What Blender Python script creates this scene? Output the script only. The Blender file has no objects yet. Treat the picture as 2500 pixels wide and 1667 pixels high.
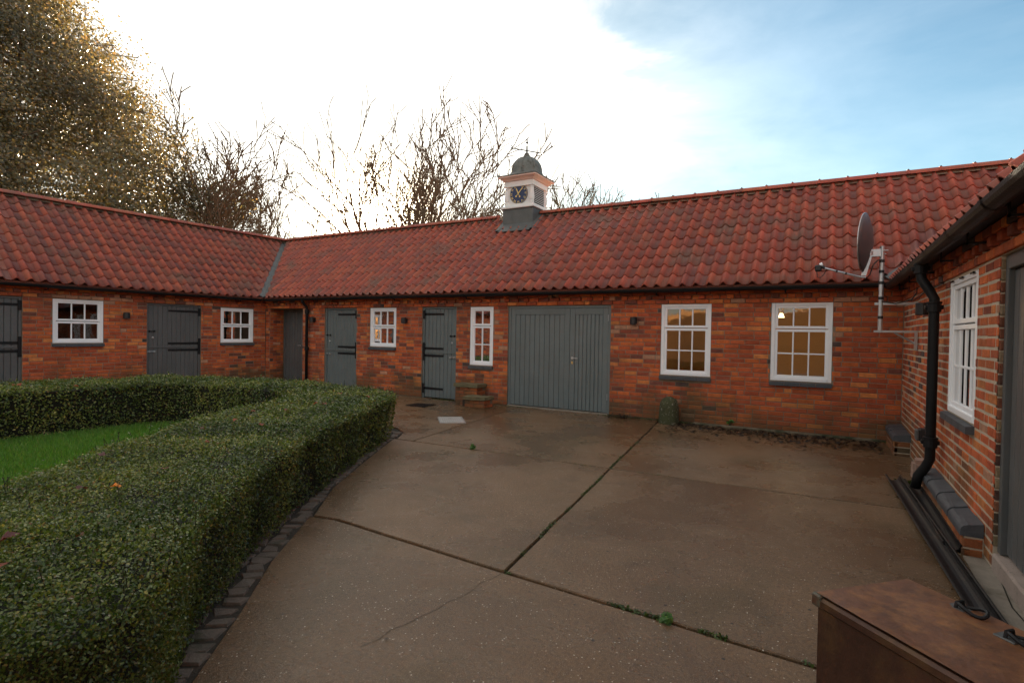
import bpy, bmesh, math, random
import numpy as np
from mathutils import Vector, Matrix
R = math.radians
random.seed(7); RNG = np.random.default_rng(7)
SC = bpy.context.scene
COL = SC.collection

# ------------------------------------------------------------------ camera
F_PX, CX, CY, PW = 1323.87, 1250.0, 833.5, 2500.0
CAM = Vector((0.0, -9.569, 1.488))
FW = Vector((-0.49938, 0.86625, -0.0154)); RT = Vector((0.86609, 0.49959, 0.01699)); UP = Vector((-0.02241, 0.00486, 0.99974))
cd = bpy.data.cameras.new('camera'); cam = bpy.data.objects.new('camera', cd); COL.objects.link(cam)
cd.sensor_width = 36; cd.lens = F_PX / PW * 36; cd.clip_start = .05; cd.clip_end = 3000
M = Matrix.Identity(4)
for i in range(3):
    M[i][0] = RT[i]; M[i][1] = UP[i]; M[i][2] = -FW[i]; M[i][3] = CAM[i]
cam.matrix_world = M; SC.camera = cam
def px(P):
    v = Vector(P) - CAM; d = v.dot(FW)
    if d < .05: return None
    return (CX + F_PX * v.dot(RT) / d, CY - F_PX * v.dot(UP) / d, d)
def seen(P, m=60):
    q = px(P)
    return q is not None and -m < q[0] < 2500 + m and -m < q[1] < 1667 + m

# ------------------------------------------------------------------ light
SUN = Vector((-0.69, 0.701, 0.1815)).normalized()
SC.view_settings.view_transform = 'Standard'; SC.view_settings.look = 'None'
SC.view_settings.exposure = 3.4; SC.view_settings.gamma = 1
sd = bpy.data.lights.new('sun', 'SUN'); sd.energy = 4.5; sd.angle = R(.53); sd.color = (1, .83, .6)
so = bpy.data.objects.new('sun', sd); COL.objects.link(so)
so.rotation_euler = SUN.to_track_quat('Z', 'Y').to_euler()

def N(nt, typ, **kw):
    n = nt.nodes.new(typ)
    for k, v in kw.items():
        if k == 'inp':
            for a, b in v.items(): n.inputs[a].default_value = b
        else: setattr(n, k, v)
    return n
def math_(nt, op, a, b=None, c=None, clamp=False):
    n = nt.nodes.new('ShaderNodeMath'); n.operation = op; n.use_clamp = clamp
    for i, v in enumerate((a, b, c)):
        if v is None: continue
        if isinstance(v, (int, float)): n.inputs[i].default_value = v
        else: nt.links.new(v, n.inputs[i])
    return n.outputs[0]
def mixc(nt, fac, a, b, typ='MIX'):
    n = nt.nodes.new('ShaderNodeMix'); n.data_type = 'RGBA'; n.blend_type = typ
    for s, v in ((n.inputs[0], fac), (n.inputs[6], a), (n.inputs[7], b)):
        if hasattr(v, 'links'): nt.links.new(v, s)
        elif isinstance(v, (int, float)): s.default_value = v
        else: s.default_value = (v[0], v[1], v[2], 1)
    return n.outputs[2]
def ramp(nt, val, lo, hi, a=0., b=1.):
    n = nt.nodes.new('ShaderNodeMapRange'); n.interpolation_type = 'SMOOTHSTEP'
    nt.links.new(val, n.inputs[0])
    for i, v in zip((1, 2, 3, 4), (lo, hi, a, b)): n.inputs[i].default_value = v
    return n.outputs[0]
def noise(nt, vec, scale, detail=3, rough=.55, dist=0.):
    n = nt.nodes.new('ShaderNodeTexNoise'); n.inputs['Scale'].default_value = scale
    n.inputs['Detail'].default_value = detail; n.inputs['Roughness'].default_value = rough; n.inputs['Distortion'].default_value = dist
    if vec is not None: nt.links.new(vec, n.inputs['Vector'])
    return n.outputs['Fac']

def make_world():
    w = bpy.data.worlds.new('World'); SC.world = w; w.use_nodes = True
    nt = w.node_tree; nt.nodes.clear()
    out = N(nt, 'ShaderNodeOutputWorld'); bg = N(nt, 'ShaderNodeBackground')
    sky = N(nt, 'ShaderNodeTexSky', sky_type='NISHITA'); sky.sun_disc = False
    sky.sun_elevation = math.asin(SUN.z); sky.sun_rotation = math.atan2(SUN.x, SUN.y) % (2 * math.pi)
    sky.air_density = 1.0; sky.dust_density = .8; sky.ozone_density = 1.5
    tc = N(nt, 'ShaderNodeTexCoord'); d = tc.outputs['Generated']
    def dot(v):
        n = N(nt, 'ShaderNodeVectorMath', operation='DOT_PRODUCT'); nt.links.new(d, n.inputs[0]); n.inputs[1].default_value = v
        return n.outputs['Value']
    sep = N(nt, 'ShaderNodeSeparateXYZ'); nt.links.new(d, sep.inputs[0])
    zz = math_(nt, 'ADD', math_(nt, 'MAXIMUM', sep.outputs[2], 0), .18)
    cmb = N(nt, 'ShaderNodeCombineXYZ')
    nt.links.new(math_(nt, 'DIVIDE', sep.outputs[0], zz), cmb.inputs[0]); nt.links.new(math_(nt, 'DIVIDE', sep.outputs[1], zz), cmb.inputs[1])
    mp = N(nt, 'ShaderNodeMapping'); nt.links.new(cmb.outputs[0], mp.inputs[0])
    mp.inputs['Rotation'].default_value = (0, 0, R(35)); mp.inputs['Scale'].default_value = (.55, 1.0, 1); mp.inputs['Location'].default_value = (3.1, 1.7, 0)
    mp3 = N(nt, 'ShaderNodeMapping'); nt.links.new(d, mp3.inputs[0]); mp3.inputs['Rotation'].default_value = (R(20), R(-25), R(30)); mp3.inputs['Scale'].default_value = (1.0, 1.3, 2.2); mp3.inputs['Location'].default_value = (1.3, 4.2, .7)
    n1 = noise(nt, mp3.outputs[0], 1.7, 8, .56, .5)
    n2 = noise(nt, mp3.outputs[0], 5.5, 6, .6, .5)
    sund = dot(SUN)
    # a bank of thin bright cloud lies round the sun and thins out away from it
    cc = Vector((-.70, .56, .44)).normalized()
    bank = ramp(nt, math_(nt, 'ADD', dot(cc), math_(nt, 'ADD', math_(nt, 'MULTIPLY', math_(nt, 'SUBTRACT', n1, .5), .30), math_(nt, 'MULTIPLY', math_(nt, 'SUBTRACT', n2, .5), .12))), .775, .92)
    gapc = Vector((.37, .72, .59)).normalized()      # the clear blue opening on the right
    gap = ramp(nt, math_(nt, 'ADD', dot(gapc), math_(nt, 'MULTIPLY', math_(nt, 'SUBTRACT', n1, .5), .25)), .66, .95, 1, .20)
    wisps = math_(nt, 'MULTIPLY', ramp(nt, n1, .30, .72, .45, .92), gap)
    cov = math_(nt, 'MAXIMUM', math_(nt, 'MULTIPLY', bank, .93), wisps)
    glow = math_(nt, 'POWER', math_(nt, 'MAXIMUM', sund, 0), 9.0)
    glow2 = math_(nt, 'POWER', math_(nt, 'MAXIMUM', sund, 0), 420.0)
    skyc = N(nt, 'ShaderNodeVectorMath', operation='SCALE'); nt.links.new(sky.outputs[0], skyc.inputs[0]); skyc.inputs['Scale'].default_value = SKY_S
    tint = mixc(nt, 1.0, skyc.outputs[0], (.22, .40, .45), 'MULTIPLY')
    lum = math_(nt, 'ADD', math_(nt, 'MULTIPLY_ADD', glow, .115, CLOUD_L), math_(nt, 'ADD', math_(nt, 'MULTIPLY', math_(nt, 'SUBTRACT', n2, .5), .10), math_(nt, 'MULTIPLY', math_(nt, 'SUBTRACT', n1, .5), .26)))
    cl = N(nt, 'ShaderNodeCombineXYZ')
    for i, k in enumerate((1.05, .985, .88)): nt.links.new(math_(nt, 'MULTIPLY', lum, k), cl.inputs[i])
    col = mixc(nt, cov, tint, cl.outputs[0])
    disc = N(nt, 'ShaderNodeCombineXYZ')
    for i, k in enumerate((5.0, 4.0, 2.6)): nt.links.new(math_(nt, 'MULTIPLY', glow2, k), disc.inputs[i])
    ad = N(nt, 'ShaderNodeVectorMath', operation='ADD'); nt.links.new(col, ad.inputs[0]); nt.links.new(disc.outputs[0], ad.inputs[1])
    nt.links.new(ad.outputs[0], bg.inputs[0]); bg.inputs[1].default_value = 1.0
    nt.links.new(bg.outputs[0], out.inputs[0])
SKY_S, CLOUD_L = .050, .118
make_world()

# ------------------------------------------------------------------ materials
def mat(name, col=(.5, .5, .5), rough=.6, metal=0., var=.0, vscale=8., bump=0., bscale=60., spec=.5, attr=None, dirt=None, damp=None):
    m = bpy.data.materials.new(name); m.use_nodes = True; nt = m.node_tree
    b = nt.nodes['Principled BSDF']; b.inputs['Roughness'].default_value = rough; b.inputs['Metallic'].default_value = metal
    b.inputs['Specular IOR Level'].default_value = spec
    tc = N(nt, 'ShaderNodeTexCoord'); geo = N(nt, 'ShaderNodeNewGeometry'); P = geo.outputs['Position']
    if attr:
        a = N(nt, 'ShaderNodeAttribute', attribute_name=attr); c = a.outputs['Color']
    else:
        rgb = N(nt, 'ShaderNodeRGB'); rgb.outputs[0].default_value = (*col, 1); c = rgb.outputs[0]
    if var:
        f = noise(nt, P, vscale, 4); f2 = noise(nt, P, vscale * 6.3, 3)
        s = math_(nt, 'ADD', math_(nt, 'MULTIPLY', math_(nt, 'SUBTRACT', f, .5), var * 2.4), math_(nt, 'MULTIPLY', math_(nt, 'SUBTRACT', f2, .5), var * 1.2))
        s = math_(nt, 'ADD', s, 1.0)
        v = N(nt, 'ShaderNodeVectorMath', operation='SCALE'); nt.links.new(c, v.inputs[0]); nt.links.new(s, v.inputs['Scale']); c = v.outputs[0]
    if dirt:
        dc, lo, hi, ds = dirt
        c = mixc(nt, ramp(nt, noise(nt, P, ds, 5, .62), lo, hi), c, dc)
    if damp:          # algae and splash dirt that creeps up from the ground in ragged patches
        sx = N(nt, 'ShaderNodeSeparateXYZ'); nt.links.new(P, sx.inputs[0])
        f = math_(nt, 'ADD', noise(nt, P, 1.4, 5, .62), math_(nt, 'MULTIPLY', sx.outputs[2], -.42))
        c = mixc(nt, ramp(nt, f, .22, .52, 0, .72), c, damp)
        f = math_(nt, 'ADD', noise(nt, P, .8, 6, .66), math_(nt, 'MULTIPLY', sx.outputs[2], .02))
        c = mixc(nt, ramp(nt, f, .54, .72, 0, .45), c, (.16, .075, .045))
    nt.links.new(c, b.inputs['Base Color'])
    if bump:
        bp = N(nt, 'ShaderNodeBump'); bp.inputs['Strength'].default_value = bump; bp.inputs['Distance'].default_value = .01
        nt.links.new(noise(nt, P, bscale, 4, .65), bp.inputs['Height']); nt.links.new(bp.outputs[0], b.inputs['Normal'])

    return m
def nodes(m): return m.node_tree, m.node_tree.nodes['Principled BSDF']

M_mortar = mat('mortar', (.25, .185, .13), .95, var=.35, vscale=3, bump=.5, bscale=90, dirt=((.12, .10, .06), .55, .75, 1.3), damp=(.08, .07, .032))
M_mortar_pale = mat('pale_mortar', (.47, .385, .285), .95, var=.3, vscale=4, bump=.6, bscale=90)
M_brick = mat('brick', rough=.88, attr='col', var=.42, vscale=11, bump=1.0, bscale=70, spec=.3, dirt=((.44, .30, .22), .66, .82, 2.1), damp=(.10, .075, .034))
M_tile = mat('clay_tile', rough=.62, attr='col', var=.22, vscale=5, bump=.25, bscale=120, spec=.4, dirt=((.17, .085, .06), .50, .74, 1.3))
M_lead = mat('lead', (.105, .108, .105), .55, .2, var=.3, vscale=5, bump=.15, bscale=20)
M_white = mat('white_paint', (.90, .91, .93), .38, var=.03, vscale=6)
M_turret = mat('turret_white_paint', (.78, .76, .74), .5, var=.06, vscale=5)
M_pinkw = mat('turret_soffit_paint', (.72, .52, .45), .6, var=.06, vscale=5)
M_door = mat('grey_door_paint', (.135, .16, .16), .42, var=.16, vscale=2.5, bump=.15, bscale=40, dirt=((.16, .165, .155), .60, .80, 2.2))
M_doord = mat('dark_grey_door_paint', (.105, .108, .108), .40, var=.18, vscale=2.5, bump=.15, bscale=40, dirt=((.12, .12, .11), .60, .80, 2.2))
M_iron = mat('black_iron', (.009, .009, .010), .55, .0, var=.2, vscale=12, bump=.2, bscale=60, spec=.28)
M_rustiron = mat('old_black_iron', (.010, .009, .009), .5, .0, var=.3, vscale=9, bump=.3, bscale=50, spec=.3, dirt=((.055, .030, .018), .58, .78, 5))
M_sill = mat('blue_brick', (.066, .07, .078), .6, var=.3, vscale=9, bump=.5, bscale=60)
M_steel = mat('galvanised_steel', (.55, .56, .57), .38, .85, var=.12, vscale=20)
M_dish = mat('dish_grey', (.07, .065, .068), .45, var=.08, vscale=6)
M_plastic = mat('black_plastic', (.015, .015, .016), .45)
M_dome = mat('weathered_copper', (.135, .14, .128), .6, .2, var=.35, vscale=6, bump=.1, dirt=((.05, .045, .035), .5, .7, 7))
M_blue = mat('clock_blue', (.012, .028, .10), .4)
M_gold = mat('gold_leaf', (.80, .58, .20), .45, .1)
M_brass = mat('brass', (.7, .5, .2), .3, .9)
M_moss = mat('mossy_stone', (.055, .058, .024), .95, var=.5, vscale=14, bump=1.0, bscale=60, dirt=((.24, .22, .17), .57, .66, 26))
M_mossslab = mat('mossy_slab', (.14, .115, .06), .95, var=.4, vscale=12, bump=.9, bscale=70)
M_stone = mat('sandstone', (.34, .22, .17), .9, var=.3, vscale=14, bump=.7, bscale=60)
M_sett = mat('sett_stone', (.125, .098, .076), .8, var=.4, vscale=9, bump=.8, bscale=60, dirt=((.03, .035, .015), .55, .7, 4))
M_soil = mat('dark_soil', (.035, .028, .02), 1, var=.4, vscale=8, bump=1, bscale=40)
M_jointm = mat('joint_dirt', (.026, .022, .014), 1, var=.5, vscale=18, bump=1, bscale=60)
M_bark = mat('bark', (.12, .082, .055), .9, var=.3, vscale=3, bump=.6, bscale=14)
M_ingrey = mat('interior_grey_plaster', (.42, .42, .38), .9)
M_inwall = mat('interior_plaster', (.62, .32, .10), .9, var=.05, vscale=1)
M_indark = mat('interior_dark', (.10, .085, .07), .9, var=.1, vscale=2)
M_infloor = mat('interior_floor', (.09, .06, .04), .7)
M_paper = mat('paper', (.75, .76, .78), .8)
M_rust = mat('rusty_steel', (.15, .060, .024), .5, .1, var=.6, vscale=9, bump=.35, bscale=35, dirt=((.30, .13, .04), .42, .78, 11))
M_rustside = mat('rusty_side', (.062, .026, .014), .55, .2, var=.6, vscale=5, bump=.4, bscale=30, dirt=((.11, .055, .02), .48, .72, 6))
M_greenpaint = mat('worn_green_paint', (.10, .125, .095), .6, .1, var=.4, vscale=20, dirt=((.09, .04, .02), .5, .65, 12))
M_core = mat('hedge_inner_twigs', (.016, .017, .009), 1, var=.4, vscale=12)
M_concrete_pale = mat('pale_concrete', (.24, .205, .165), .85, var=.25, vscale=5, bump=.6, bscale=80, dirt=((.11, .09, .06), .5, .72, 3))
M_kerb = mat('mossy_kerb', (.15, .12, .08), .95, var=.5, vscale=5, bump=.8, bscale=60, dirt=((.04, .045, .02), .45, .65, 4))
M_threshold = mat('threshold_concrete', (.33, .26, .22), .85, var=.2, vscale=9, bump=.6, bscale=120, dirt=((.06, .05, .05), .62, .7, 55))

def leaf_mat(name, col, trans=.35, rough=.45, var=.5, attr='col', spec=.5):
    m = bpy.data.materials.new(name); m.use_nodes = True; nt = m.node_tree; b = nt.nodes['Principled BSDF']
    a = N(nt, 'ShaderNodeAttribute', attribute_name=attr)
    b.inputs['Roughness'].default_value = rough; b.inputs['Specular IOR Level'].default_value = spec
    nt.links.new(a.outputs['Color'], b.inputs['Base Color'])
    t = N(nt, 'ShaderNodeBsdfTranslucent'); v = N(nt, 'ShaderNodeVectorMath', operation='MULTIPLY'); nt.links.new(a.outputs['Color'], v.inputs[0]); v.inputs[1].default_value = col
    nt.links.new(v.outputs[0], t.inputs[0])
    mx = N(nt, 'ShaderNodeMixShader'); mx.inputs[0].default_value = trans
    nt.links.new(b.outputs[0], mx.inputs[1]); nt.links.new(t.outputs[0], mx.inputs[2])
    nt.links.new(mx.outputs[0], nt.nodes['Material Output'].inputs[0])
    return m
M_hleaf = leaf_mat('hedge_leaf', (1.3, 1.6, .7), .25, .34, spec=.42)
M_ivy = leaf_mat('ivy_leaf', (1.9, 1.5, .85), .24, .35)
M_grass = leaf_mat('grass_blade', (1.5, 1.7, .7), .35, .5)
M_litter = leaf_mat('dead_leaf', (1.6, 1.1, .6), .3, .6)

def make_concrete(name, seed):
    m = bpy.data.materials.new(name); m.use_nodes = True; nt, b = nodes(m)
    geo = N(nt, 'ShaderNodeNewGeometry'); mp = N(nt, 'ShaderNodeMapping'); nt.links.new(geo.outputs['Position'], mp.inputs[0]); mp.inputs['Location'].default_value = (seed * 3.7, seed * 1.9, 0)
    P = mp.outputs[0]
    big = noise(nt, P, .55, 5, .6, .4); mid = noise(nt, P, 2.3, 5, .62, .2); fine = noise(nt, P, 46, 4, .7); grit = noise(nt, P, 170, 2, .6)
    c = mixc(nt, ramp(nt, big, .32, .68), (.108, .060, .028), (.205, .122, .062))
    c = mixc(nt, ramp(nt, mid, .42, .72, 0, .6), c, (.155, .086, .040))
    c = mixc(nt, ramp(nt, noise(nt, P, .9, 4, .6, .3), .52, .74, 0, .6), c, (.085, .062, .024))
    c = mixc(nt, ramp(nt, noise(nt, P, 1.7, 6, .7, .3), .54, .74, 0, .55), c, (.062, .040, .022))
    c = mixc(nt, ramp(nt, noise(nt, P, 3.1, 5, .6, .2), .56, .78, 0, .45), c, (.22, .15, .09))
    c = mixc(nt, ramp(nt, fine, .38, .68, 0, .62), c, (.060, .040, .026))
    c = mixc(nt, ramp(nt, grit, .55, .70, 0, .6), c, (.36, .27, .19))
    vo = N(nt, 'ShaderNodeTexVoronoi'); vo.inputs['Scale'].default_value = 55; nt.links.new(P, vo.inputs['Vector'])
    sp = N(nt, 'ShaderNodeSeparateColor'); nt.links.new(vo.outputs['Color'], sp.inputs[0])
    chip = math_(nt, 'MULTIPLY', math_(nt, 'LESS_THAN', vo.outputs['Distance'], .20), math_(nt, 'GREATER_THAN', sp.outputs[0], .78))
    c = mixc(nt, chip, c, mixc(nt, sp.outputs[1], (.28, .21, .14), (.62, .55, .45)))
    vo2 = N(nt, 'ShaderNodeTexVoronoi'); vo2.inputs['Scale'].default_value = 11; nt.links.new(P, vo2.inputs['Vector'])
    sp2 = N(nt, 'ShaderNodeSeparateColor'); nt.links.new(vo2.outputs['Color'], sp2.inputs[0])
    c = mixc(nt, math_(nt, 'MULTIPLY', math_(nt, 'LESS_THAN', vo2.outputs['Distance'], .10), math_(nt, 'GREATER_THAN', sp2.outputs[1], .80)), c, (.03, .024, .018))
    nt.links.new(c, b.inputs['Base Color'])
    nt.links.new(ramp(nt, math_(nt, 'ADD', math_(nt, 'MULTIPLY', big, .6), math_(nt, 'MULTIPLY', mid, .4)), .43, .57, .17, .46), b.inputs['Roughness'])
    b.inputs['Specular IOR Level'].default_value = .30
    bp = N(nt, 'ShaderNodeBump'); bp.inputs['Strength'].default_value = .8; bp.inputs['Distance'].default_value = .007
    nt.links.new(math_(nt, 'ADD', math_(nt, 'MULTIPLY', fine, .8), math_(nt, 'ADD', math_(nt, 'MULTIPLY', grit, .35), math_(nt, 'MULTIPLY', mid, 1.2))), bp.inputs['Height'])
    nt.links.new(bp.outputs[0], b.inputs['Normal'])
    return m
M_conc = [make_concrete('yard_concrete', i) for i in range(3)]

def make_glass():
    m = bpy.data.materials.new('window_glass'); m.use_nodes = True; nt = m.node_tree; nt.nodes.clear()
    o = N(nt, 'ShaderNodeOutputMaterial'); t = N(nt, 'ShaderNodeBsdfTransparent'); t.inputs[0].default_value = (.82, .84, .82, 1)
    g = N(nt, 'ShaderNodeBsdfGlossy'); g.inputs['Roughness'].default_value = .015
    geo = N(nt, 'ShaderNodeNewGeometry'); bp = N(nt, 'ShaderNodeBump'); bp.inputs['Strength'].default_value = .04; bp.inputs['Distance'].default_value = .02
    nt.links.new(noise(nt, geo.outputs['Position'], 5, 2), bp.inputs['Height']); nt.links.new(bp.outputs[0], g.inputs['Normal'])
    f = N(nt, 'ShaderNodeFresnel'); f.inputs[0].default_value = 2.4
    mx = N(nt, 'ShaderNodeMixShader'); nt.links.new(f.outputs[0], mx.inputs[0]); nt.links.new(t.outputs[0], mx.inputs[1]); nt.links.new(g.outputs[0], mx.inputs[2])
    nt.links.new(mx.outputs[0], o.inputs[0]); return m
M_glass = make_glass()
def make_emit(name, col, s):
    m = bpy.data.materials.new(name); m.use_nodes = True; nt = m.node_tree; nt.nodes.clear()
    o = N(nt, 'ShaderNodeOutputMaterial'); e = N(nt, 'ShaderNodeEmission'); e.inputs[0].default_value = (*col, 1); e.inputs[1].default_value = s
    nt.links.new(e.outputs[0], o.inputs[0]); return m
M_lamp = make_emit('lamp_glow', (1, .72, .38), .45)

# ------------------------------------------------------------------ mesh helpers
class MB:
    def __init__(s): s.v = []; s.f = []; s.c = []
    def add(s, vs, fs, col=None):
        o = len(s.v); s.v += [tuple(v) for v in vs]; s.f += [tuple(i + o for i in f) for f in fs]
        s.c += [col or (.5, .5, .5)] * len(fs)
    def box(s, a, b, col=None):
        x0, y0, z0 = a; x1, y1, z1 = b
        s.add([(x0, y0, z0), (x1, y0, z0), (x1, y1, z0), (x0, y1, z0), (x0, y0, z1), (x1, y0, z1), (x1, y1, z1), (x0, y1, z1)],
              [(0, 3, 2, 1), (4, 5, 6, 7), (0, 1, 5, 4), (1, 2, 6, 5), (2, 3, 7, 6), (3, 0, 4, 7)], col)
    def cbox(s, a, b, e=.006, col=None):          # box with chamfered edges
        c = [(a[i] + b[i]) / 2 for i in range(3)]; h = [abs(b[i] - a[i]) / 2 for i in range(3)]
        e = min(e, min(h) * .6); bm = bmesh.new(); bmesh.ops.create_cube(bm, size=2)
        for v in bm.verts: v.co = Vector([v.co[i] * h[i] for i in range(3)])
        bmesh.ops.bevel(bm, geom=bm.edges[:], offset=e, segments=1, affect='EDGES', profile=.5)
        for v in bm.verts: v.co += Vector(c)
        s.bm(bm, col)
    def bm(s, bm, col=None, mtx=None):
        bm.verts.index_update()
        vs = [(mtx @ v.co if mtx else v.co.copy()) for v in bm.verts]; fs = [tuple(v.index for v in f.verts) for f in bm.faces]
        bm.free(); s.add(vs, fs, col)
    def tube(s, pts, rad, n=8, caps=True, col=None):
        pts = [Vector(p) for p in pts]; rr = rad if isinstance(rad, (list, tuple)) else [rad] * len(pts)
        vs = []; fs = []; t0 = (pts[1] - pts[0]).normalized(); a = t0.orthogonal().normalized()
        for i, p in enumerate(pts):
            t = (pts[min(i + 1, len(pts) - 1)] - pts[max(i - 1, 0)]).normalized()
            a = (a - t * a.dot(t)); a = a.normalized() if a.length > 1e-6 else t.orthogonal().normalized(); b = t.cross(a)
            for k in range(n):
                w = 2 * math.pi * k / n; vs.append(p + (a * math.cos(w) + b * math.sin(w)) * rr[i])
        for i in range(len(pts) - 1):
            for k in range(n):
                k2 = (k + 1) % n; fs.append((i * n + k, i * n + k2, (i + 1) * n + k2, (i + 1) * n + k))
        if caps: fs += [tuple(range(n - 1, -1, -1)), tuple(range((len(pts) - 1) * n, len(pts) * n))]
        s.add(vs, fs, col)
    def lathe(s, prof, c, n=16, col=None, rot0=0):
        vs = []; fs = []
        for r, z in prof:
            for k in range(n):
                w = 2 * math.pi * k / n + rot0; vs.append((c[0] + r * math.cos(w), c[1] + r * math.sin(w), c[2] + z))
        for i in range(len(prof) - 1):
            for k in range(n):
                k2 = (k + 1) % n; fs.append((i * n + k, i * n + k2, (i + 1) * n + k2, (i + 1) * n + k))
        fs += [tuple(range(n - 1, -1, -1)), tuple(range((len(prof) - 1) * n, len(prof) * n))]
        s.add(vs, fs, col)
    def mesh(s, name, m, smooth=False, flip=False):
        me = bpy.data.meshes.new(name); fs = [f[::-1] for f in s.f] if flip else s.f
        me.from_pydata(s.v, [], fs); me.materials.append(m)
        if any(c != (.5, .5, .5) for c in s.c):
            a = me.color_attributes.new('col', 'FLOAT_COLOR', 'CORNER')
            arr = np.ones((len(me.loops), 4), dtype=np.float32); ln = np.array([len(f) for f in fs])
            arr[:, :3] = np.repeat(np.array(s.c, dtype=np.float32), ln, axis=0); a.data.foreach_set('color', arr.ravel())
        if smooth: me.polygons.foreach_set('use_smooth', [True] * len(me.polygons))
        return me
    def obj(s, name, m, parent=None, smooth=False, flip=False, mw=None):
        return link(name, s.mesh(name, m, smooth, flip), parent, mw)
def wpos(o):
    return o['_w'] if '_w' in o else (0, 0, 0)
WORLD = {}
def link(name, me, parent=None, mw=None):
    o = bpy.data.objects.new(name, me); COL.objects.link(o)
    W = mw if mw is not None else Matrix.Identity(4)
    if parent is not None:
        o.parent = parent; o.matrix_basis = WORLD[parent.name].inverted() @ W
    else: o.matrix_basis = W
    WORLD[o.name] = W.copy(); return o
def empty(name, loc): 
    o = bpy.data.objects.new(name, None); COL.objects.link(o); o.location = loc; o.empty_display_size = .2
    WORLD[o.name] = Matrix.Translation(loc); return o
def tag(o, label=None, cat=None, group=None, kind=None):
    if label: o['label'] = label
    if cat: o['category'] = cat
    if group: o['group'] = group
    if kind: o['kind'] = kind
    return o
class Frame:           # wall frame: t along wall, d outward from face, z up
    def __init__(s, O, u, n):
        s.O = Vector(O); s.u = Vector(u).normalized(); s.n = Vector(n).normalized(); s.flip = s.u.cross(s.n).z < 0
        X = (-s.n).cross(Vector((0, 0, 1)))
        s.rot = Matrix((( X.x, -s.n.x, 0), (X.y, -s.n.y, 0), (0, 0, 1))).to_4x4()
        s.M = Matrix(((s.u.x, s.n.x, 0, s.O.x), (s.u.y, s.n.y, 0, s.O.y), (0, 0, 1, s.O.z), (0, 0, 0, 1)))
    def p(s, t, d, z): return s.O + s.u * t + s.n * d + Vector((0, 0, z))
    def at(s, t, d, z): return Matrix.Translation(s.p(t, d, z)) @ s.rot
    def put(s, mb):     # convert an MB written in (t,d,z) to world
        o = MB(); o.v = [tuple(s.p(*v)) for v in mb.v]; o.f = [f[::-1] for f in mb.f] if s.flip else list(mb.f); o.c = list(mb.c); return o
    def obj(s, mb, name, m, parent, smooth=False): return s.put(mb).obj(name, m, parent, smooth)

LA = -0.04
F_MAIN = Frame((0, 0, 0), (1, 0, 0), (0, -1, 0))
F_LEFT = Frame((-13.376, 0, 0), (math.sin(LA), -math.cos(LA), 0), (math.cos(LA), math.sin(LA), 0))
F_RIGHT = Frame((.978, 0, 0), (0, -1, 0), (-1, 0, 0))
BH, BL, JT = .075, .225, .010
STRING = 2.04

# ------------------------------------------------------------------ bricks
PAL = [((.58, .142, .042), 20), ((.50, .112, .040), 27), ((.42, .090, .038), 23), ((.31, .078, .042), 14), ((.21, .070, .048), 8), ((.095, .06, .052), 2.5), ((.50, .25, .15), 4), ((.60, .20, .06), 7)]
def bcol(rng):
    c = rng.choices([p[0] for p in PAL], [p[1] for p in PAL])[0]; k = rng.uniform(.82, 1.15)
    return tuple(x * k for x in c)
def brick_mb(w, h, col, proud=0., depth=.04, e=.006):
    m = MB(); a, b = w / 2, h / 2; f = -proud; g = f + e
    vs = [(-a + e, f, -b + e), (a - e, f, -b + e), (a - e, f, b - e), (-a + e, f, b - e), (-a, g, -b), (a, g, -b), (a, g, b), (-a, g, b), (-a, depth, -b), (a, depth, -b), (a, depth, b), (-a, depth, b)]
    fs = [(0, 1, 2, 3)] + [(i, i + 4, 4 + (i + 1) % 4, (i + 1) % 4) for i in range(4)] + [(4 + i, 8 + i, 8 + (i + 1) % 4, 4 + (i + 1) % 4) for i in range(4)]
    m.add(vs, fs, col); return m
BRICK_CACHE = {}
def shared_brick(w, proud, rng, JT=.010):
    k = (round(w, 3), round(proud, 3), rng.randrange(14))
    if k not in BRICK_CACHE: BRICK_CACHE[k] = brick_mb(w, BH - JT, bcol(rng), proud).mesh('brick', M_brick)
    return BRICK_CACHE[k]
def course(t0, t1, off, rng):
    """bricks of one course: (t_start, t_end) incl. joint"""
    out = []; t = t0 - off
    while t < t1:
        L = BL if rng.random() > .10 else BL / 2
        out.append((t, t + L)); t += L
    return out
def subtract(seg, cuts):
    segs = [seg]
    for a, b in cuts:
        n = []
        for s, e in segs:
            if b <= s or a >= e: n.append((s, e))
            else:
                if a > s: n.append((s, a))
                if b < e: n.append((b, e))
        segs = n
    return segs
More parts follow.
